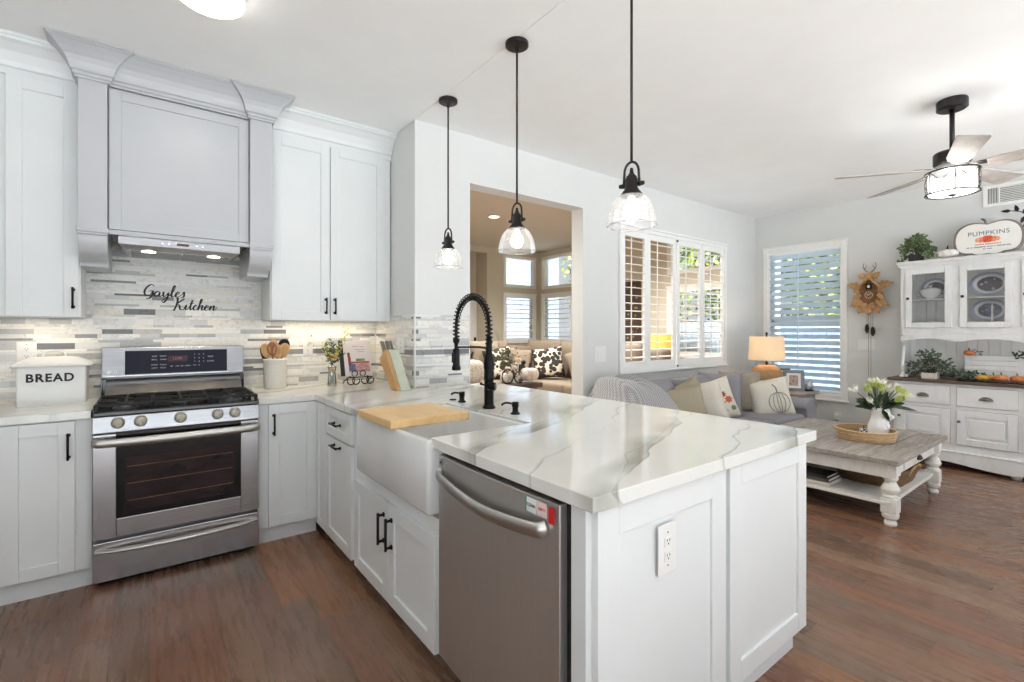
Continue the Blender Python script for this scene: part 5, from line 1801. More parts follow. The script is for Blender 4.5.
# scalloped lower apron
pts = [(UA, UZ0)]
n = 60
for k in range(n + 1):
    y = UA - (UA - UB) * k / n
    ph = (UA - y) / (UA - UB) * 6
    z = 1.222 + .032 * abs(math.sin(PI * ph / 2))
    pts.append((y, z - (.004 if k in (0, n) else 0)))
pts.append((UB, UZ0))
MB().prism([(HXU, y, z) for y, z in pts], (.02, 0, 0)).build('scalloped_apron', DIST, t)
for ys in (UA - .012, UB + .012):
    pr = crv([(6.33, ys, 1.23), (6.37, ys, 1.16), (6.34, ys, 1.06), (6.30, ys, .97), (6.33, ys, .90), (6.28, ys, .856)], 6)
    MB().prism(list(pr) + [(6.57, ys, .856), (6.57, ys, 1.29), (6.33, ys, 1.29)], (0, .024, 0)).xf(Matrix.Translation((0, -.012, 0))).build('side_bracket', DIST, t, bevel=.001)
for y1, y0 in ((1.491, 1.131), (1.073, .714), (.656, .297)):
    O = Vector((HXU, y1, 1.365))
    mb = MB()
    w, h, st = y1 - y0, .60, .052
    mb.box(HXU - .018, HXU, y1 - st, y1, 1.365, 1.965).box(HXU - .018, HXU, y0, y0 + st, 1.365, 1.965).box(HXU - .018, HXU, y0 + st, y1 - st, 1.365, 1.365 + st).box(HXU - .018, HXU, y0 + st, y1 - st, 1.965 - st, 1.965)
    d = mb.build('glazed_door', DIST, t, bevel=.003)
    MB().box(HXU - .010, HXU - .007, y0 + st - .002, y1 - st + .002, 1.413, 1.917).build('door_pane', GLASS, d)
    MB().box(HXU - .003, HXU + .001, y0 - .005, y1 + .005, 1.36, 1.97).box(HXU - .003, HXU + .001, y0, y1, 1.36, 1.365)
    MB().lathe([(.009, 0), (.006, -.01), (.014, -.018), (.012, -.026), (0, -.028)], (HXU - .018, y1 - .022, 1.665), 16, axis='X').build('knob', BRONZE, d, smooth=True)

# china behind the glass
CHINA = M('white_china', (236, 236, 236), .15, var=.01)
BLUEW = pattern_mat('blue_transferware', 'leafy', (196, 200, 210), (120, 130, 156), 26, .2)
PURW = pattern_mat('mulberry_transferware', 'leafy', (206, 202, 206), (118, 104, 120), 22, .2)
RIM = M('blue_rim_glaze', (170, 182, 206), .2)
def platter(y, z, ry, rz, label, mat, rim, x=6.52, cat='platter', lean=.12):
    t = thing('platter', (x, y, z - rz), label, cat, 'china displayed in the hutch')
    def disk(r0, r1, dx0, dx1):
        return [(r0, dx0), (r1, dx1)]
    def mk(prof, name, m_, par):
        mb = MB()
        mb.lathe(prof, (0, 0, 0), 40, axis='X', close=prof[0][0] > .1)
        mb.xf(Matrix.Translation((x, y, z)) @ Matrix.Rotation(lean, 4, 'Y') @ Matrix.Diagonal((1, ry, rz, 1)))
        return mb.build(name, m_, par, smooth=True)
    mk([(0, 0), (.62, 0), (.72, -.006), (.97, -.018), (1, -.018), (1, -.012), (.72, .004), (0, .006)], 'plate_body', CHINA, t)
    mk([(0, -.002), (.60, -.002), (.60, -.0005), (0, -.0005)], 'painted_scene', mat, t)
    mk([(.78, -.0125), (.96, -.0195), (.96, -.018), (.78, -.011)], 'painted_border', rim, t)
platter(1.30, 1.78, .115, .10, 'oval mulberry-patterned platter at the top left behind hutch glass', PURW, RIM)
platter(.895, 1.79, .15, .118, 'large mulberry and blue oval platter, top shelf behind the second glazed door', PURW, RIM)
platter(.895, 1.535, .14, .112, 'blue-rimmed scenic platter on the lower shelf behind the second glazed door', BLUEW, RIM)
platter(.47, 1.78, .13, .11, 'blue patterned platter on the top shelf behind the third glazed door', BLUEW, RIM)
def tureen(y, z, label, s_=1., x=6.42):
    t = thing('soup_tureen', (x, y, z), label, 'tureen', 'china displayed in the hutch')
    MB().lathe([(0, z), (.045 * s_, z), (.042 * s_, z + .012), (.08 * s_, z + .035), (.098 * s_, z + .07), (.102 * s_, z + .08), (.0, z + .08)], (x, y, 0), 30, sy=1.1).build('bowl', CHINA, t, smooth=True)
    ld = MB().lathe([(.104 * s_, z + .08), (.095 * s_, z + .092), (.06 * s_, z + .11), (.02 * s_, z + .118), (.0, z + .118)], (x, y, 0), 30, sy=1.1).build('lid', CHINA, t, smooth=True)
    MB().sph((x, y, z + .128), .014).build('lid_knob', CHINA, ld, smooth=True)
    for q in (-1, 1):
        MB().tube(crv([(x, y + q * .10 * s_, z + .065), (x, y + q * .135 * s_, z + .06), (x, y + q * .13 * s_, z + .035), (x, y + q * .09 * s_, z + .04)], 4), .005, 8).build('side_handle', CHINA, t, smooth=True)
tureen(1.32, 1.662, 'small white lidded tureen on the top shelf behind the left glazed door', .8)
tureen(1.31, 1.30, 'white lidded tureen on the lower shelf behind the left glazed door', .95)
tureen(.93, 1.30, 'white lidded tureen before the scenic platter in the hutch', .9)
cd_ = thing('figurine', (6.38, .87, 1.30), 'slim white candlestick figurine behind the second glazed door', 'figurine')
MB().lathe([(0, 1.302), (.02, 1.302), (.012, 1.32), (.008, 1.40), (.013, 1.46), (.006, 1.50), (.009, 1.56), (0, 1.60)], (6.38, .86, 0), 16).build('figurine_body', CHINA, cd_, smooth=True)
dg = MB().sph((6.37, .83, 1.345), .024, sz=1.3).sph((6.365, .83, 1.385), .015).tube([(6.35, .82, 1.30), (6.35, .82, 1.34)], .007, 8).build('ornament', M('black_glaze', (40, 40, 42), .2), None, smooth=True)
tag(dg, 'small black animal ornament beside the scenic platter in the hutch', 'ornament')

# --- on top of the hutch
def leafpot(x, y, z, r, h, spread, hh, label, n, seed, name='potted_plant'):
    rnd = random.Random(seed)
    t = thing(name, (x, y, z), label, 'plant')
    loft(mb_ := MB(), [[(x - r, y - r * 1.1, z), (x + r, y - r * 1.1, z), (x + r, y + r * 1.1, z), (x - r, y + r * 1.1, z)], [(x - r * 1.05, y - r * 1.2, z + h), (x + r * 1.05, y - r * 1.2, z + h), (x + r * 1.05, y + r * 1.2, z + h), (x - r * 1.05, y + r * 1.2, z + h)]])
    mb_.build('pot', M('charcoal_pot', (52, 48, 46), .7, var=.1), t, bevel=.003)
    lf, st = MB(), MB()
    for k in range(n):
        a, q = rnd.uniform(0, 2 * PI), rnd.random() ** .6
        tp = Vector((x + math.cos(a) * spread * q * .7, y + math.sin(a) * spread * q, z + h + hh * (1 - q * q * .75) * rnd.uniform(.55, 1)))
        if k % 4 == 0:
            tp.z -= hh * .5 * q
        st.tube(crv([(x, y, z + h * .9), (x + math.cos(a) * spread * q * .2, y + math.sin(a) * spread * q * .35, z + h + hh * .6), tp], 3), .0016, 4)
        for j in range(5):
            p = tp + Vector((rnd.uniform(-.02, .02), rnd.uniform(-.02, .02), rnd.uniform(-.02, .02)))
            lf.leaf(p, (rnd.uniform(-1, 1), rnd.uniform(-1, 1), rnd.uniform(-.5, 1)), rnd.uniform(.030, .042), .026, (-1, rnd.uniform(-.8, .8), rnd.uniform(-.6, .8)))
    lf.build('leaves', M('fresh_green_leaf', (104, 124, 84), .55, var=.3, scale=40), t)
    st.build('stems', STEM, t)
    return t
leafpot(6.40, 1.43, 2.053, .048, .075, .145, .21, 'small leafy green plant in a dark pot on top of the hutch', 100, 5)
t = thing('decorative_pumpkin', (6.40, 1.17, 2.053), 'small white speckled ceramic pumpkin on the hutch beside the pumpkins sign', 'pumpkin')
MB().sph((6.40, 1.185, 2.108), .088, sz=.62, seg=60, rings=14, lobes=9, depth=.12).build('pumpkin_body', pattern_mat('speckled_pumpkin', 'dots', (182, 168, 160), (232, 228, 222), 55, .5), t, smooth=True)
MB().tube([(6.40, 1.185, 2.15), (6.40, 1.18, 2.19)], .009, 8, r1=.005).build('stem', M('dark_bronze_metal', (52, 49, 49), .4, .7), t)
# pumpkins sign
t = thing('pumpkin_sign', (6.42, .885, 2.053), 'pumpkin-shaped white sign lettered PUMPKINS on top of the hutch', 'sign')
SY_, SZ_ = .895, 2.215
half = [(0, .118), (.03, .125), (.09, .135), (.15, .125), (.20, .09), (.225, .03), (.222, -.04), (.20, -.085), (.16, -.105), (.11, -.11), (.085, -.122), (.05, -.128), (0, -.122)]
outl = crv([(0, -y, z) for y, z in half] + [(0, y, z) for y, z in half[-2:0:-1]], 3, closed=True)
ctr = Vector((0, 0, 0))
mk_ = lambda s_, x: [(x, SY_ + p.y * s_, SZ_ + p.z * s_ * 1.14) for p in outl]
MB().prism(mk_(1.09, 6.435), (-.03, 0, 0)).build('sign_frame', M('taupe_sign_edge', (134, 122, 116), .7, var=.08), t)
MB().prism(mk_(1.0, 6.405), (-.006, 0, 0)).build('sign_face', M('sign_white', (236, 234, 228), .6, var=.01), t)
MB().tube(crv([(6.41, SY_ + .01, SZ_ + .14), (6.41, SY_ + .02, SZ_ + .18), (6.41, SY_ + .045, SZ_ + .20)], 4), .012, 8, r1=.008).build('sign_stem', M('taupe_sign_edge', (134, 122, 116), .7), t, smooth=True)
FR = (R(90), 0, R(-90))
text(t, 'PUMPKINS', .058, (6.3985, SY_ - .005, SZ_ + .055), FR, M('slate_ink', (84, 96, 108), .6), ext=.0006, spacing=1.1)
rnd = random.Random(4)
for zz, y0_, y1_, hh_, m_ in ((-.050, -.09, .085, .013, M('orange_ink', (206, 96, 66), .6)), (-.074, -.155, .145, .012, M('slate_ink', (84, 96, 108), .6)), (-.095, -.03, .03, .010, M('slate_ink', (84, 96, 108), .6))):
    mb = MB()
    yy = y0_
    while yy < y1_:
        w_ = rnd.uniform(.004, .009)
        mb.box(6.398, 6.3995, SY_ + yy, SY_ + yy + w_, SZ_ + zz - hh_ * rnd.uniform(.3, .5), SZ_ + zz + hh_ * rnd.uniform(.3, .5))
        yy += w_ + rnd.choice((.003, .003, .003, .010))
    mb.build('small_print', m_, t)['kind'] = 'stuff'
for dy, r_, m_ in ((-.0, .030, (214, 84, 48)), (-.035, .024, (226, 136, 104)), (.035, .024, (226, 136, 104)), (-.062, .019, (232, 160, 130)), (.062, .019, (232, 160, 130))):
    mb = MB()
    for k in (-1, 0, 1):
        c_ = (6.3988, SY_ + dy + k * r_ * .5, SZ_ - .002 - (0 if abs(dy) < .01 else .004))
        mb.sph(c_, r_ * .80, sx=.06, sz=1.35, seg=16)
    mb.build('painted_pumpkin', M('painted_orange_%d' % m_[1], m_, .6, var=.12, scale=50), t)
# metal leaf branch near the frame edge
t = thing('leaf_branch', (6.45, .66, 2.053), 'dark metal leaf branch rising at the right end of the hutch top', 'ornament')
mb = MB().tube(crv([(6.46, .62, 2.055), (6.46, .60, 2.25), (6.46, .66, 2.42), (6.46, .74, 2.46)], 5), .004, 6).tube(crv([(6.46, .60, 2.25), (6.46, .50, 2.38), (6.46, .45, 2.48)], 4), .004, 6)
mb.build('branch', BRONZE, t)
mb = MB()
for y, z, dy, dz in ((.74, 2.46, .8, .1), (.70, 2.44, .2, .8), (.67, 2.42, -.4, .7), (.655, 2.40, .3, -.8), (.64, 2.37, -.7, -.2), (.62, 2.32, .7, -.3), (.60, 2.27, -.8, .3), (.50, 2.38, .6, .8), (.47, 2.42, -.8, .4), (.45, 2.48, 0, 1), (.60, 2.2, .7, .2)):
    mb.leaf((6.46, y, z), (0, dy, dz), .075, .032, (-1, 0, .1))
mb.build('metal_leaves', BRONZE, t, solid=.002)

# --- things on the hutch counter
rnd = random.Random(9)
t = thing('greenery_garland', (6.36, 1.27, .853), 'sage green leafy garland lying on the left of the hutch counter', 'greenery')
lf, st = MB(), MB()
for k in range(62):
    y = rnd.uniform(1.02, 1.46)
    c_ = max(.0, 1 - ((y - 1.30) / .2) ** 2)
    z = .872 + rnd.random() * (.03 + .22 * c_)
    x = 6.36 + rnd.uniform(-.06, .08)
    b = Vector((6.36, 1.27 + (y - 1.27) * .5, .87))
    tp = Vector((x, y, z))
    st.tube(crv([b, b.lerp(tp, .5) + Vector((0, 0, .03)), tp], 3), .0015, 4)
    for j in range(6):
        lf.leaf(tp + Vector((rnd.uniform(-.025, .025), rnd.uniform(-.035, .035), rnd.uniform(-.012, .02))), (rnd.uniform(-1, 1), rnd.uniform(-1, 1), rnd.uniform(-.2, .8)), rnd.uniform(.038, .054), .02, (-1, rnd.uniform(-1, 1), rnd.uniform(-.5, 1)))
lf.build('leaves', SAGE, t)
st.build('stems', STEM, t)
t = thing('wooden_box', (6.26, 1.30, .853), 'small whitewashed wooden crate in front of the sage garland', 'box')
WW = wood_mat('whitewashed_pine', (206, 196, 182), (228, 222, 212), .6, (4, 20, 4))
mb = MB().box(6.215, 6.225, 1.23, 1.35, .8535, .905).box(6.295, 6.305, 1.23, 1.35, .8535, .905).box(6.225, 6.295, 1.23, 1.24, .8535, .915).box(6.225, 6.295, 1.34, 1.35, .8535, .915).box(6.225, 6.295, 1.24, 1.34, .8535, .862)
mb.build('crate_sides', WW, t, bevel=.001)
t = thing('corner_sign', (6.44, .87, .853), 'white wooden board sign with orange pumpkin and greens at its corners on the hutch', 'sign')
mb = MB()
for k in range(5):
    mb.box(6.45, 6.465, .665, 1.065, .858 + k * .047, .902 + k * .047)
mb.build('sign_boards', WW if False else DIST, t, bevel=.002)
MB().box(6.447, 6.45, .66, .70, .858, 1.09).build('sign_edge_strip', DIST, t)
def opump(x, y, z, r, label, mat, stem=STEM, sz=.72, name='small_pumpkin', group=None, lean=0):
    t = thing(name, (x, y, z - r * sz), label, 'pumpkin', group)
    MB().sph((x, y, z), r, sz=sz, seg=50, rings=12, lobes=9, depth=.15).build('pumpkin_body', mat, t, smooth=True)
    MB().tube([(x, y, z + r * sz * .75), (x + .004, y + .006, z + r * sz + .016)], .006, 8, r1=.004).build('stem', stem, t)
    return t
OR1 = M('orange_pumpkin_skin', (214, 124, 62), .5, var=.1, scale=20)
OR2 = M('yellow_pumpkin_skin', (226, 176, 66), .5, var=.1, scale=20)
OR3 = M('salmon_pumpkin_skin', (222, 140, 88), .5, var=.1, scale=20)
opump(6.42, 1.025, 1.118, .042, 'orange pumpkin fixed at the top left corner of the board sign', OR1)
for k in range(1):
    mb = MB()
    for y0, z0, n_ in ((.99, 1.12, 10), (.69, 1.10, 22), (1.02, .90, 14), (.95, .885, 14)):
        for j in range(n_):
            mb.leaf((6.43 + rnd.uniform(-.02, .01), y0 + rnd.uniform(-.045, .045), z0 + rnd.uniform(-.02, .028)), (rnd.uniform(-1, 1), rnd.uniform(-1, 1), rnd.uniform(-.5, .8)), .036, .017)
    lv = mb.build('corner_leaves', LEAFD, bpy.data.objects['corner_sign'])
opump(6.30, .915, .888, .046, 'small yellow pumpkin at the left of the row on the hutch counter', OR2, group='pumpkins in a row on the hutch counter')
opump(6.345, .845, .890, .044, 'small golden pumpkin second in the row on the hutch counter', M('golden_pumpkin_skin', (222, 152, 64), .5, var=.1, scale=20), group='pumpkins in a row on the hutch counter')
opump(6.28, .785, .894, .052, 'salmon orange pumpkin third in the row on the hutch counter', OR3, group='pumpkins in a row on the hutch counter')
opump(6.30, .685, .892, .05, 'orange pumpkin at the right of the row on the hutch counter', OR1, group='pumpkins in a row on the hutch counter')
t = thing('iron_tray', (6.24, .80, .853), 'flat black wire tray lying along the hutch counter edge', 'tray')
mb = MB()
mb.tube([(6.14, .50, .858), (6.14, 1.08, .858)], .004, 6).tube([(6.22, .50, .858), (6.22, 1.08, .858)], .004, 6)
for k in range(13):
    mb.tube([(6.14, .50 + k * .048, .858), (6.22, .50 + k * .048, .858)], .003, 6)
mb.build('tray_wires', BLK, t)
o = MB().sph((6.2, 1.50, .868), .02, sx=1.6, sy=1.2, sz=.7, seg=14).sph((6.185, 1.46, .875), .014, seg=12).build('shell_ornament', CHINA, None, smooth=True)
tag(o, 'small white shell ornament at the left end of the hutch counter', 'ornament')

# --- coffee table
t = thing('coffee_table', (4.56, 1.5, 0), 'square farmhouse coffee table with weathered grey top and white turned legs', 'coffee table')
TX0, TX1, TY0, TY1 = 3.915, 5.225, .965, 2.02
mb = MB()
for k in range(6):
    y0 = TY0 + k * (TY1 - TY0) / 6
    mb.box(TX0, TX1, y0 + .0004, y0 + (TY1 - TY0) / 6 - .0004, .436, .47)
mb.build('tabletop', GREYTOP, t, bevel=.005, seg=3)
WT = wood_mat('creamy_table_paint', (226, 224, 216), (236, 234, 228), .45, (5, 5, 1), wear=(222, 218, 208))
mb = MB().box(TX0 + .07, TX1 - .07, TY0 + .055, TY0 + .075, .335, .436).box(TX0 + .07, TX1 - .07, TY1 - .075, TY1 - .055, .335, .436).box(TX0 + .055, TX0 + .075, TY0 + .07, TY1 - .07, .335, .436).box(TX1 - .075, TX1 - .055, TY0 + .07, TY1 - .07, .335, .436)
mb.build('apron', WT, t, bevel=.002)
d = MB().box(4.25, 4.88, TY0 + .045, TY0 + .055, .345, .428).build('drawer', WT, t, bevel=.002)
MB().grid(lambda u, v: (4.58 + .045 * math.cos(u * PI) * math.cos(v * PI / 2 * .98), TY0 + .044 - .022 * math.sin(v * PI / 2 * .98), .374 + .032 * math.sin(u * PI) * math.cos(v * PI / 2 * .98)), 12, 5).build('cup_pull', BRONZE, d, smooth=True, solid=.003)
MB().box(TX0 + .06, TX1 - .06, TY0 + .06, TY1 - .06, .148, .172).build('lower_shelf', WT, t, bevel=.003)
LPR = [(.02, 0), (.034, .004), (.038, .02), (.030, .045), (.046, .06), (.050, .085), (.045, .095)]
LPM = [(.040, .195), (.046, .205), (.036, .213), (.035, .22), (.050, .238), (.054, .255), (.046, .275), (.033, .298), (.032, .308), (.044, .322), (.044, .335), (.040, .345)]
for x in (TX0 + .112, TX1 - .105):
    for y in (TY0 + .072, TY1 - .085):
        mb = MB()
        mb.lathe(LPR, (x, y, 0), 28)
        mb.lathe(LPM, (x, y, 0), 28)
        mb.box(x - .046, x + .046, y - .046, y + .046, .095, .195).box(x - .046, x + .046, y - .046, y + .046, .345, .436)
        mb.build('leg', WT, t, bevel=.003)
# tray with vase and trinkets
TRX, TRY = 4.55, 1.335
t = thing('wicker_tray', (TRX, TRY, .47), 'round woven wicker tray on the grey coffee table', 'tray')
mb = MB()
for k in range(5):
    mb.tube([(TRX + (.184 + .003 * k) * math.cos(2 * PI * j / 60), TRY + (.184 + .003 * k) * math.sin(2 * PI * j / 60), .481 + k * .0125 + .0025 * math.sin(j * PI / 2 + k * PI)) for j in range(60)], .0085, 8, closed=True)
mb.tube([(TRX + .199 * math.cos(2 * PI * j / 60), TRY + .199 * math.sin(2 * PI * j / 60), .546) for j in range(60)], .0095, 8, closed=True)
mb.build('woven_rim', WICK, t, smooth=True)
MB().lathe([(0, .471), (.188, .471), (.188, .481), (0, .481)], (TRX, TRY, 0), 48).build('tray_base', WICK, t)
RX, RY = 4.64, 1.275
t = thing('pitcher_vase', (RX, RY, .481), 'white animal-shaped pitcher vase holding lilies on the wicker tray', 'vase')
MB().lathe([(0, .482), (.05, .482), (.062, .50), (.072, .54), (.068, .58), (.052, .62), (.044, .65), (.048, .69), (.058, .72), (.054, .72), (.044, .69), (.038, .65), (0, .60)], (RX, RY, 0), 32).build('vase_body', CHINA, t, smooth=True)
MB().sph((RX - .01, RY - .055, .665), .034, sz=1.0).sph((RX - .012, RY - .09, .655), .018).sph((RX - .005, RY - .05, .575), .03, sz=1.3).build('vase_head', CHINA, t, smooth=True)
MB().tube(crv([(RX + .03, RY - .02, .70), (RX + .085, RY - .04, .70), (RX + .10, RY - .05, .63), (RX + .06, RY - .03, .56)], 6), .009, 10).build('vase_handle', CHINA, t, smooth=True)
rnd = random.Random(21)
t = thing('lily_bouquet', (RX, RY, .70), 'bouquet of white and lime lilies with broad green leaves in the white pitcher', 'flowers')
lf, st = MB(), MB()
blooms = []
for k in range(19):
    a = 2 * PI * k / 19 + rnd.uniform(-.2, .2)
    q = rnd.uniform(.03, .19)
    tp = Vector((RX + q * math.cos(a) * 1.05, RY + q * math.sin(a) * 1.05, .765 + .13 * (1 - (q / .2) ** 2) + rnd.uniform(-.03, .03)))
    st.tube(crv([(RX, RY, .66), (RX + .3 * (tp.x - RX), RY + .3 * (tp.y - RY), .74), tp], 4), .003, 6)
    blooms.append(tp)
for k in range(34):
    a = rnd.uniform(0, 2 * PI)
    q = rnd.uniform(.02, .08)
    lf.leaf((RX + q * math.cos(a), RY + q * math.sin(a), rnd.uniform(.70, .77)), (math.cos(a), math.sin(a), rnd.uniform(-.05, .8)), rnd.uniform(.10, .16), .042, (-.8 + rnd.uniform(-.4, .4), -.4 + rnd.uniform(-.4, .4), .6), .15)
lf.leaf((RX + .03, RY - .03, .75), (.60, -.8, -.22), .24, .045, (-.6, -.3, .8))
lf.leaf((RX - .02, RY - .03, .72), (-.4, -.3, -.35), .16, .04, (0, 0, 1))
st.build('stems', LEAFG, t)
lf.build('leaves', LEAFD, t)
WPET = M('white_petal', (240, 238, 226), .6, var=.03)
LIME = M('lime_petal', (198, 212, 120), .6, var=.12, scale=30)
for i, p in enumerate(blooms):
    mb = MB()
    d0 = (p - Vector((RX, RY, .68))).normalized()
    for j in range(6):
        a = 2 * PI * j / 6
        s1 = d0.orthogonal().normalized()
        s2 = d0.cross(s1)
        op = .75 if i % 3 == 0 else .32
        dd_ = (d0 + (s1 * math.cos(a) + s2 * math.sin(a)) * op).normalized()
        mb.leaf(p - d0 * .02, dd_, .078 if i % 3 == 0 else .068, .042, d0)
    mb.sph(p - d0 * .005, .014, seg=10, rings=6)
    mb.build('bloom', WPET if i % 2 == 0 else LIME, t)
o = opump(4.665, 1.375, .511, .034, 'small blue-and-white checked pumpkin in the wicker tray', pattern_mat('blue_check', 'check', (54, 62, 96), (232, 232, 236), 60), sz=.8, name='decorative_pumpkin')
t = thing('bead_garland', (4.60, 1.47, .481), 'brown wooden bead strand lying at the left of the wicker tray', 'beads')
for k in range(14):
    a = k * .45
    MB().sph((4.58 + .065 * math.cos(a) + .006 * k, 1.49 + .05 * math.sin(a), .494), .0125, seg=12, rings=8).build('bead', SPW2, t, smooth=True)
# books and basket on the lower shelf
for k, (lx, ly, w, dpt, h, z, lab, m_) in enumerate(((4.02, 1.40, .24, .31, .028, .172, 'cream hardback book at the bottom of the stack under the coffee table', (214, 206, 190)), (4.03, 1.41, .22, .29, .024, .2005, 'dark grey book in the middle of the coffee table shelf stack', (86, 82, 78)), (4.035, 1.42, .20, .26, .018, .225, 'black book on top of the coffee table shelf stack', (52, 52, 54)))):
    t = thing('book', (lx, ly, z), lab, 'book', 'books stacked under the coffee table')
    MB().box(lx, lx + w, ly, ly + dpt, z, z + .003).box(lx, lx + w, ly, ly + dpt, z + h - .003, z + h).box(lx, lx + .003, ly, ly + dpt, z, z + h).build('book_cover', M('book_%d' % k, m_, .6), t)
    MB().box(lx + .003, lx + w - .004, ly + .004, ly + dpt - .004, z + .003, z + h - .003).build('pages', M('page_white', (238, 234, 228), .7), t)
t = thing('wicker_basket', (4.72, 1.50, .172), 'brown wicker basket with rope handles on the coffee table shelf', 'basket')
mb = MB()
BX, BY = 4.60, 1.275
for k in range(9):
    f = k / 8
    rx, ry = .27 + .03 * f, .20 + .03 * f
    lp = [(BX + rx * math.copysign(abs(math.cos(2 * PI * j / 56)) ** .5, math.cos(2 * PI * j / 56)), BY + ry * math.copysign(abs(math.sin(2 * PI * j / 56)) ** .5, math.sin(2 * PI * j / 56)), .182 + f * .105 + .002 * math.sin(j * PI / 2 + k * PI)) for j in range(56)]
    mb.tube(lp, .0085, 6, closed=True)
mb.build('basket_weave', pattern_mat('dark_wicker', 'weave', (84, 60, 40), (150, 118, 84), 40), t, smooth=True)
MB().box(BX - .25, BX + .25, BY - .18, BY + .18, .173, .182).build('basket_base', WICK, t)
MB().tube(crv([(BX + .15, BY - .225, .255), (BX + .12, BY - .245, .30), (BX + .0, BY - .25, .315), (BX - .08, BY - .245, .30), (BX - .10, BY - .225, .255)], 6), .008, 8).build('basket_handle', WICK, t, smooth=True)
MB().tube(crv([(BX + .285, BY - .10, .255), (BX + .31, BY - .07, .31), (BX + .31, BY + .07, .31), (BX + .285, BY + .10, .255)], 6), .008, 8).build('basket_handle', WICK, t, smooth=True)

# --- sofa
t = thing('sofa', (4.5, 2.6, 0), 'grey linen sofa under the shuttered window on the long living room wall', 'sofa')
SX_0, SX_1, SYF, SYB = 3.20, 5.70, 2.10, 3.12
MB().box(SX_0 + .05, SX_1 - .05, SYF + .03, SYB, .06, .30).build('sofa_base', SOFA, t, bevel=.02, seg=3)
def cush(x0, x1, y0, y1, z0, z1, name, b=.05):
    return MB().box(x0, x1, y0, y1, z0, z1).build(name, SOFA, t, bevel=b, seg=4, smooth=True)
MB().box(SX_0 + .05, SX_1 - .05, SYB - .22, SYB, .28, .77).build('back_frame', SOFA, t, bevel=.05, seg=4, smooth=True)
n = 3
W_ = (SX_1 - SX_0 - .52) / n
for k in range(n):
    x0 = SX_0 + .26 + k * W_
    cush(x0 + .004, x0 + W_ - .004, SYF, SYB - .30, .30, .47, 'seat_cushion')
    pm = pillow_mb(W_ * 1.02, .46, .30, pinch=.03)
    place(pm, (x0 + W_ / 2, SYB - .30, .635), (R(78), 0, 0)).build('back_cushion', SOFA, t, smooth=True)
for x0, x1 in ((SX_0, SX_0 + .27), (SX_1 - .27, SX_1)):
    mb = MB()
    pr = [(x0 + .02, .06), (x1 - .02, .06), (x1 - .01, .50)] + [((x0 + x1) / 2 + .15 * math.cos(R(a)), .52 + .10 * math.sin(R(a))) for a in range(0, 181, 20)] + [(x0 + .01, .50)]
    mb.prism([(x, SYF, z) for x, z in pr], (0, SYB - SYF, 0))
    mb.build('arm', SOFA, t, bevel=.015, seg=3, smooth=True)
for x in (SX_0 + .12, SX_1 - .12):
    for y in (SYF + .1, SYB - .1):
        MB().box(x - .03, x + .03, y - .03, y + .03, 0, .07).build('foot', BRTOP, t)
# throw blanket draped over the left back
TH = pattern_mat('grey_waffle_throw', 'check', (138, 137, 141), (190, 188, 187), 75, .95)
t2 = thing('throw_blanket', (3.5, 2.9, .85), 'grey waffle-knit throw draped over the left end of the sofa back', 'blanket')
path = [Vector((0, 2.50, .52)), Vector((0, 2.56, .66)), Vector((0, 2.66, .79)), Vector((0, 2.78, .87)), Vector((0, 2.92, .89)), Vector((0, 3.07, .85)), Vector((0, 3.135, .70)), Vector((0, 3.15, .55))]
pc = crv(path, 5)
def thr(u, v):
    i = v * (len(pc) - 1)
    a = int(min(i, len(pc) - 2))
    p = pc[a].lerp(pc[a + 1], i - a)
    x = 3.12 + u * .68 * (1 + .06 * math.sin(v * 7)) + (.5 - v) * .30 * (u - .3)
    rip = .022 * math.sin(u * 15 + v * 4) + .010 * math.sin(u * 31 - v * 5)
    sag = -1.9 * max(0, .42 - u) ** 1.8 - .9 * max(0, u - .75) ** 1.6
    return (x, p.y + rip * .6, p.z + rip + (sag if v < .8 else sag * .4))
MB().grid(thr, 60, 60).build('throw_cloth', TH, t2, smooth=True, solid=.008)


def sofa_pillow(px_x, y, z, w, h, th, yaw, tilt, roll, mat, label, name='throw_pillow', group='throw pillows on the grey sofa'):
    t = thing(name, (px_x, y, z - h / 2), label, 'pillow', group)
    from mathutils import Euler
    mb = pillow_mb(w, h, th)
    m = Matrix.Translation((px_x, y, z)) @ Matrix.Rotation(yaw, 4, 'Z') @ Matrix.Rotation(R(90) - tilt, 4, 'X') @ Matrix.Rotation(roll, 4, 'Z')
    mb.xf(m)
    mb.build('pillow_cover', mat, t, smooth=True)
    return t, m


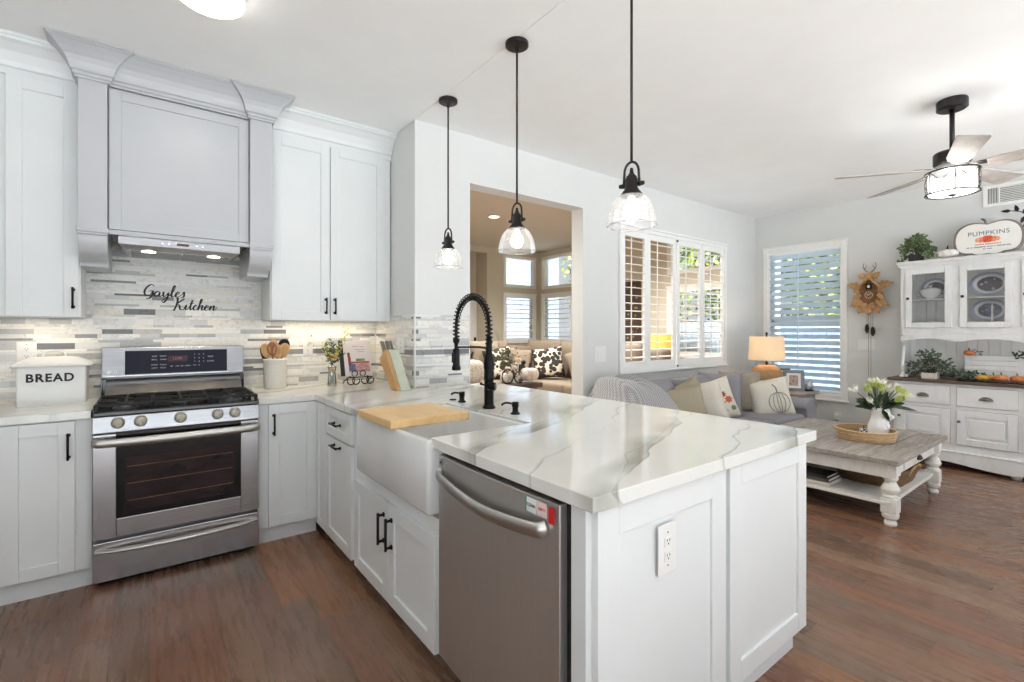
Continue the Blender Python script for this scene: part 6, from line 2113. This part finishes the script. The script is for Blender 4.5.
OLV = M('olive_beige_linen', (166, 156, 134), .9, var=.05, scale=120, bump=.3, bscale=300)
TPE = M('taupe_linen', (160, 150, 136), .9, var=.05, scale=120, bump=.3, bscale=300)
CRM = M('cream_linen', (222, 216, 202), .9, var=.04, scale=120, bump=.3, bscale=300)
sofa_pillow(4.00, 2.60, .615, .42, .38, .16, R(-38), R(14), R(10), OLV, 'olive-beige throw pillow beside the draped throw on the grey sofa')
sofa_pillow(4.22, 2.68, .645, .40, .40, .15, R(-20), R(12), R(24), OLV, 'olive-beige throw pillow behind the cream floral pillows')
sofa_pillow(4.36, 2.56, .625, .30, .40, .15, R(-62), R(10), R(16), CRM, 'plain cream throw pillow left of the floral one')
t, m = sofa_pillow(4.52, 2.58, .635, .38, .42, .14, R(-42), R(14), R(16), CRM, 'cream throw pillow with red and blue floral print')
for (u, v, r_, c_) in ((.02, -.04, .045, (176, 84, 62)), (.10, -.02, .04, (188, 96, 70)), (.06, .04, .035, (160, 74, 60)), (-.06, -.08, .04, (104, 128, 156)), (.03, -.12, .035, (120, 140, 166)), (-.10, -.02, .03, (190, 110, 84)), (.12, -.11, .03, (120, 128, 96)), (-.02, .10, .02, (120, 140, 120))):
    mb = MB()
    for j in range(7):
        a = 2 * PI * j / 7
        e = max(0, (1 - ((u) / .21) ** 4) * (1 - (v / .21) ** 4)) ** .5
        mb.leaf((u, v, .07 * e + .003), (math.cos(a), math.sin(a), -.05), r_, r_ * .6, (0, 0, 1), .02)
    mb.xf(m)
    mb.build('printed_flower', M('print_%d_%d' % (c_[0], c_[1]), c_, .9), t, solid=.001)
sofa_pillow(4.84, 2.72, .655, .44, .46, .20, R(-66), R(6), R(0), SOFA, 'grey linen cushion matching the sofa, between floral and taupe pillows')
sofa_pillow(5.14, 2.66, .66, .42, .46, .17, R(-70), R(6), R(2), TPE, 'taupe throw pillow between the back cushion and the pumpkin pillow')
t, m = sofa_pillow(5.24, 2.38, .62, .42, .42, .15, R(-52), R(14), R(10), CRM, 'cream throw pillow with a drawn grey pumpkin near the right sofa arm')
mb = MB()
zt = lambda u, v: .075 * max(0, (1 - (u / .225) ** 4) * (1 - (v / .21) ** 4)) ** .5 + .002
for cx, rx in ((.06, .10), (.06, .055), (.06, .015)):
    pts = [(cx + rx * math.cos(2 * PI * k / 24), -.06 + .105 * math.sin(2 * PI * k / 24)) for k in range(24)]
    mb.tube([(u, v, zt(u, v)) for u, v in pts], .0035, 6, closed=True)
mb.tube([(.06, .045, zt(.06, .045)), (.055, .10, zt(.055, .10)), (.03, .135, zt(.03, .135))], .006, 6)
mb.xf(m)
mb.build('pumpkin_drawing', M('soft_grey_print', (140, 138, 136), .9), t)

# --- end table with lamp, frames, jar
t = thing('end_table', (6.05, 2.6, 0), 'weathered grey wooden end table with one drawer between sofa and window', 'end table')
EX0, EX1, EY0, EY1 = 5.76, 6.34, 2.31, 2.95
MB().box(EX0, EX1, EY0, EY1, .59, .625).build('tabletop', GREYTOP, t, bevel=.006, seg=3)
GT2 = wood_mat('grey_table_paint', (146, 142, 138), (172, 168, 164), .55, (3, 3, 20))
MB().box(EX0 + .04, EX1 - .03, EY0 + .04, EY1 - .03, .43, .59).build('drawer_case', GT2, t, bevel=.002)
d = MB().box(EX0 + .09, EX1 - .08, EY0 + .028, EY0 + .04, .445, .575).build('drawer', GT2, t, bevel=.003)
MB().tube(crv([(6.0, EY0 + .02, .52), (6.02, EY0 + .005, .512), (6.08, EY0 + .005, .512), (6.10, EY0 + .02, .52)], 5), .006, 8).build('drawer_pull', BLK, d, smooth=True)
for x in (EX0 + .06, EX1 - .05):
    for y in (EY0 + .06, EY1 - .05):
        MB().lathe([(.018, 0), (.022, .05), (.026, .25), (.03, .40), (.03, .44)], (x, y, 0), 14).build('leg', GT2, t, smooth=True)
MB().box(EX0 + .05, EX1 - .04, EY0 + .05, EY1 - .04, .14, .16).build('lower_shelf', GT2, t, bevel=.002)
LX, LY = 5.95, 2.745
t = thing('table_lamp', (LX, LY, .625), 'lit table lamp with woven rattan base and beige drum shade', 'lamp')
MB().lathe([(0, .626), (.09, .626), (.11, .64), (.155, .70), (.175, .77), (.172, .83), (.145, .885), (.10, .915), (.05, .925), (0, .925)], (LX, LY, 0), 40).build('lamp_base', pattern_mat('rattan', 'weave', (126, 92, 58), (200, 164, 120), 22), t, smooth=True)
MB().tube([(LX, LY, .92), (LX, LY, 1.30)], .009, 10).sph((LX, LY, .95), .018).build('lamp_neck', BRONZE, t, smooth=True)
SHD = M('linen_lamp_shade', (226, 200, 166), .9, var=.03, scale=100, emit=((240, 196, 146), .35))
MB().lathe([(.20, .985), (.185, 1.265), (.182, 1.265), (.197, .985)], (LX, LY, 0), 48, close=True).build('lamp_shade', SHD, t, smooth=True)
MB().tube([(LX - .184, LY, 1.262), (LX + .184, LY, 1.262)], .002, 6).tube([(LX, LY - .184, 1.262), (LX, LY + .184, 1.262)], .002, 6).build('shade_spider', BRONZE, t)
MB().lathe([(0, 1.28), (.009, 1.285), (.015, 1.30), (.010, 1.315), (0, 1.318)], (LX, LY, 0), 14).build('finial', BRONZE, t, smooth=True)
light('table_lamp_bulb', 'POINT', (LX, LY, 1.14), 2.6, .05, (1, .78, .52))
def frame(x, y, w, h, yaw, label, mat, pic, z=.625):
    t = thing('picture_frame', (x, y, z), label, 'picture frame', 'photo frames on the end table')
    lean = R(-10)
    m = Matrix.Translation((x, y, z + .001)) @ Matrix.Rotation(yaw, 4, 'Z') @ Matrix.Rotation(lean, 4, 'X')
    fw = w * .17
    mb = MB().box(-w / 2, w / 2, 0, .014, 0, fw).box(-w / 2, w / 2, 0, .014, h - fw, h).box(-w / 2, -w / 2 + fw, 0, .014, fw, h - fw).box(w / 2 - fw, w / 2, 0, .014, fw, h - fw)
    mb.xf(m).build('frame_border', mat, t, bevel=.002)
    MB().box(-w / 2 + fw, w / 2 - fw, .006, .012, fw, h - fw).xf(m).build('photo_mat', PLASTIC, t)
    mb = MB().box(-w / 2 + fw * 1.7, w / 2 - fw * 1.7, .003, .007, fw * 1.7, h - fw * 1.7)
    mb.xf(m).build('photo', pic, t)
    MB().prism([(-.02, .014, .01), (.02, .014, .01), (.01, .014, h * .8), (-.01, .014, h * .8)], (0, .005, 0)).xf(m).build('easel_back', mat, t)
PIC = pattern_mat('family_photo', 'leafy', (92, 78, 72), (168, 148, 132), 30, .4)
frame(6.03, 2.47, .22, .25, R(-62), 'grey-framed photo at the front of the end table', M('blue_grey_frame', (118, 124, 132), .5, var=.05), PIC)
frame(6.20, 2.64, .14, .25, R(-50), 'dark-framed photo behind the grey frame on the end table', M('dark_frame', (70, 62, 58), .5), PIC)
t = thing('glass_jar', (6.22, 2.40, .625), 'small clear glass dish on a black base beside the photo frames', 'jar')
MB().lathe([(0, .626), (.055, .626), (.055, .640), (0, .640)], (6.24, 2.395, 0), 24).build('jar_base', BLK, t, bevel=.001)
MB().lathe([(.035, .641), (.05, .66), (.052, .69), (.036, .72), (.036, .735), (.033, .735), (.033, .72), (.048, .69), (.046, .66), (.03, .644)], (6.24, 2.395, 0), 24, close=True).build('jar_glass', glassmat('bright_glass', gl=.25, white=.3), t, smooth=True)

# low outlet with plug-in freshener
t = outlet('wall_outlet', (6.6, 2.21, .30), (0, -1, 0), (-1, 0, 0), 'low wall outlet with a plug-in freshener right of the window')
pf = thing('air_freshener', (6.57, 2.205, .29), 'small plug-in air freshener with a green oil bottle near the floor', 'air freshener')
MB().box(6.54, 6.59, 2.185, 2.235, .27, .335).build('freshener_body', PLASTIC, pf, bevel=.01)
MB().lathe([(0, .225), (.018, .225), (.02, .25), (.012, .27), (0, .27)], (6.56, 2.21, 0), 16).build('oil_bottle', M('pale_green_oil', (140, 150, 120), .2), pf, smooth=True)

# ================================================================== FAMILY ROOM
t = thing('sectional_sofa', (5.6, 6.0, 0), 'taupe sectional sofa under the bay windows of the family room', 'sofa')
TS = M('taupe_upholstery', (134, 120, 103), .9, var=.05, scale=60)
def fc(x0, x1, y0, y1, z0, z1, name, b=.05):
    return MB().box(x0, x1, y0, y1, z0, z1).build(name, TS, t, bevel=b, seg=3, smooth=True)
fc(5.05, 6.2, 4.25, 7.2, .08, .32, 'sofa_base')
fc(3.4, 5.05, 6.2, 7.2, .08, .32, 'sofa_base')
fc(6.0, 6.25, 4.25, 7.25, .30, 1.06, 'back_frame')
fc(3.4, 6.2, 6.98, 7.25, .30, 1.06, 'back_frame')
for k in range(3):
    fc(5.05, 5.9, 4.5 + k * .9, 5.38 + k * .9, .32, .52, 'seat_cushion')
    place(pillow_mb(.92, .66, .26, .02), (5.86, 4.94 + k * .9, .84), (R(90), 0, R(90))).build('back_cushion', TS, t, smooth=True)
for k in range(2):
    fc(3.5 + k * .8, 4.28 + k * .8, 6.2, 6.95, .32, .52, 'seat_cushion')
    place(pillow_mb(.82, .66, .26, .02), (3.9 + k * .8, 6.86, .84), (R(90), 0, 0)).build('back_cushion', TS, t, smooth=True)
fc(5.05, 6.2, 4.22, 4.46, .10, .62, 'arm')
def fpil(x, y, z, w, yaw, roll, mat, label, h=None):
    t = thing('throw_pillow', (x, y, z - w / 2), label, 'pillow', 'pillows on the taupe sectional')
    mb = pillow_mb(w, h or w, .16)
    mb.xf(Matrix.Translation((x, y, z)) @ Matrix.Rotation(yaw, 4, 'Z') @ Matrix.Rotation(R(78), 4, 'X') @ Matrix.Rotation(roll, 4, 'Z'))
    mb.build('pillow_cover', mat, t, smooth=True)
LFP = pattern_mat('black_leaf_fabric', 'leafy', (46, 42, 38), (206, 196, 180), 15, .9, th=.74)
fpil(5.36, 6.05, .80, .52, R(-45), R(8), LFP, 'cream pillow with black leaf pattern on the taupe sectional')
fpil(5.05, 6.45, .80, .48, R(-35), R(-6), TS, 'plain taupe pillow left of the leaf-patterned pillow')
fpil(5.60, 5.45, .80, .55, R(-55), R(22), TS, 'large taupe pillow right of the leaf-patterned pillow')
fpil(4.7, 6.55, .80, .5, R(-20), R(10), LFP, 'black leaf pillow partly hidden behind the branch arrangement')
# console and decor
t = thing('console_table', (3.0, 4.12, 0), 'dark brown wooden console table beyond the wide opening', 'console table')
DW = wood_mat('dark_console_wood', (62, 46, 36), (88, 66, 52), .4, (3, 20, 3))
MB().box(2.45, 3.42, 3.95, 4.32, .72, .77).build('tabletop', DW, t, bevel=.004)
MB().box(2.5, 3.37, 3.99, 4.28, .62, .72).build('apron', DW, t)
for x in (2.52, 3.35):
    for y in (4.01, 4.26):
        MB().box(x - .03, x + .03, y - .03, y + .03, 0, .62).build('leg', DW, t)
MB().box(2.5, 3.37, 3.99, 4.28, .15, .18).build('lower_shelf', DW, t)
WP = M('matte_white_ceramic', (222, 208, 196), .6, var=.04)
t = thing('white_pumpkin', (3.30, 4.03, .77), 'pale ribbed ceramic pumpkin with a dark top on the console table', 'pumpkin')
MB().sph((3.30, 4.03, .862), .105, sz=.88, seg=60, rings=14, lobes=9, depth=.14).build('pumpkin_body', WP, t, smooth=True)
MB().tube([(3.30, 4.03, .93), (3.31, 4.03, .985)], .016, 8, r1=.008).build('stem', INK, t)
t = thing('bird_ornament', (3.32, 4.15, .77), 'black bird ornament behind the ribbed pumpkin on the console', 'ornament')
MB().sph((3.30, 4.20, .93), .045, sx=1.5, sz=.9).sph((3.345, 4.19, .98), .026).tube([(3.24, 4.20, .93), (3.18, 4.20, .97)], .016, 8, r1=.006).build('bird_body', INK, t, smooth=True)
MB().tube([(3.30, 4.20, .77), (3.30, 4.20, .90)], .02, 8).build('bird_stand', DW, t)
t = thing('speckled_pumpkin', (2.60, 4.12, .77), 'brown-speckled ceramic pumpkin with a black stem at the console left end', 'pumpkin')
MB().sph((2.60, 4.12, .92), .15, sz=1.05, seg=60, rings=16, lobes=9, depth=.1).build('pumpkin_body', pattern_mat('brown_speckle', 'dots', (120, 84, 66), (226, 210, 192), 60, .5), t, smooth=True)
MB().tube([(2.60, 4.12, 1.06), (2.625, 4.11, 1.12)], .02, 8, r1=.01).build('stem', INK, t)
t = thing('bicycle_planter', (3.07, 4.08, .77), 'small wire bicycle planter with white wheels on the console table', 'planter')
WWH = M('white_wire', (226, 218, 208), .5)
mb = MB()
for cx, r_ in ((3.02, .075), (3.17, .06)):
    c_ = Vector((cx, 4.05, .77 + r_ + .006))
    mb.tube([c_ + Vector((r_ * math.cos(2 * PI * k / 28), 0, r_ * math.sin(2 * PI * k / 28))) for k in range(28)], .007, 6, closed=True)
wh = mb.build('wheels', INK, t, smooth=True)
mb = MB()
for cx, r_ in ((3.02, .075), (3.17, .06)):
    for k in range(6):
        a = PI * k / 6
        c_ = Vector((cx, 4.05, .77 + r_ + .006))
        d_ = Vector((math.cos(a), 0, math.sin(a))) * r_
        mb.tube([c_ - d_, c_ + d_], .0025, 4)
mb.build('spokes', WWH, wh)
mb = MB().tube([(3.02, 4.05, .85), (3.08, 4.05, .94), (3.17, 4.05, .84)], .006, 6).tube([(3.08, 4.05, .94), (3.07, 4.05, .98)], .006, 6).tube([(3.15, 4.05, .86), (3.16, 4.05, .98), (3.12, 4.05, .99)], .006, 6)
mb.build('bicycle_frame', WWH, t)
rnd = random.Random(33)
t = thing('branch_arrangement', (3.10, 4.16, .77), 'wild branch and greenery arrangement with cream roses on the console', 'flower arrangement')
MB().lathe([(0, .771), (.06, .771), (.075, .80), (.07, .86), (.06, .87), (0, .86)], (3.10, 4.17, 0), 20).build('vase', WWH, t, smooth=True)
st, lf = MB(), MB()
for k in range(15):
    a = rnd.uniform(0, 2 * PI)
    q = rnd.uniform(.06, .22)
    h = rnd.uniform(1.02, 1.36)
    tp = Vector((3.10 + q * math.cos(a), 4.17 + q * math.sin(a) * .6, h))
    pts = crv([(3.10, 4.17, .85), (3.10 + q * .4 * math.cos(a), 4.17 + q * .3 * math.sin(a), .80 + (h - .8) * .5), tp], 4)
    st.tube(pts, .0028, 5, r1=.001)
    for j in range(12):
        p = Vector(pts[rnd.randrange(3, len(pts))]) if h < 1.15 else Vector(pts[rnd.randrange(2, 6)])
        lf.leaf(p + Vector((rnd.uniform(-.03, .03), rnd.uniform(-.03, .03), rnd.uniform(-.03, .03))), (rnd.uniform(-1, 1), rnd.uniform(-1, 1), rnd.uniform(-.5, 1)), rnd.uniform(.03, .055), .018)
st.build('branches', M('grey_brown_twig', (126, 108, 88), .8), t)
lf.build('leaves', M('olive_leaf', (84, 86, 58), .6, var=.3, scale=40), t)
for p in ((3.05, 4.09, .93), (3.13, 4.08, .94), (3.20, 4.10, 1.02)):
    MB().sph(p, .032, seg=30, rings=10, lobes=6, depth=.3, sz=.85).build('rose', M('cream_rose', (226, 204, 178), .7, var=.06), t, smooth=True)
# side table with yellow-shaded lamp, mosaic panel, recessed lights
t = thing('side_table', (6.75, 4.85, 0), 'small dark side table in the family room corner', 'side table')
MB().lathe([(0, .60), (.26, .60), (.26, .63), (0, .63)], (6.72, 4.82, 0), 32).build('tabletop', DW, t)
MB().lathe([(.16, 0), (.16, .02), (.03, .05), (.03, .60)], (6.72, 4.82, 0), 20).build('pedestal', DW, t, smooth=True)
t = thing('yellow_lamp', (6.72, 4.80, .63), 'lit lamp with a yellow shade seen through the second shutter panel', 'lamp')
MB().lathe([(0, .631), (.07, .631), (.07, .65), (.02, .67), (.05, .76), (.06, .84), (.02, .92), (.012, .99), (0, .99)], (6.72, 4.80, 0), 24).build('lamp_base', BRONZE, t, smooth=True)
MB().lathe([(.20, .95), (.17, 1.28), (.168, 1.28), (.198, .95)], (6.72, 4.80, 0), 40, close=True).build('lamp_shade', M('yellow_shade', (206, 156, 74), .8, emit=((255, 178, 60), .45)), t, smooth=True)
light('yellow_lamp_bulb', 'POINT', (6.72, 4.80, 1.12), 4, .04, (1, .70, .32))
t = thing('mosaic_panel', (7.19, 5.75, 1.1), 'tall brown stone-textured wall panel seen through the first shutter panel', 'wall art')
MB().box(7.16, 7.198, 5.55, 6.02, 1.10, 2.26).build('panel_frame', DW, t, bevel=.004)
MB().box(7.15, 7.16, 5.58, 5.99, 1.13, 2.23).build('panel_face', pattern_mat('stone_texture', 'leafy', (150, 124, 92), (72, 56, 42), 12, .8), t)
for k, (x, y, lab) in enumerate(((4.353, 6.203, 'round recessed ceiling light in the family room, seen through the opening'), (5.4, 4.5, 'added unseen ceiling light above the sectional sofa'), (2.4, 5.0, 'added unseen ceiling light nearest the inner wall of the family room'))):  # first light is real; the other two are unseen, added to brighten the room
    t = thing('recessed_light', (x, y, 3.15), lab, 'ceiling light', 'recessed lights of the family room')
    MB().lathe([(.10, 3.149), (.10, 3.14), (.078, 3.138), (.078, 3.149)], (x, y, 0), 32, close=True).build('trim_ring', PLASTIC, t)
    MB().lathe([(0, 3.143), (.078, 3.143), (.078, 3.148), (0, 3.148)], (x, y, 0), 32).build('lamp_lens', emis('warm_can_light', (255, 232, 196), 5), t)
    light('recessed_lamp', 'SPOT', (x, y, 3.12), 330, .08, (1, .98, .94), spot=R(150))

# ================================================================== DAYLIGHT AND LAMP GLOW
# daylight bounces off the added ground and enters by added wall openings and the windows
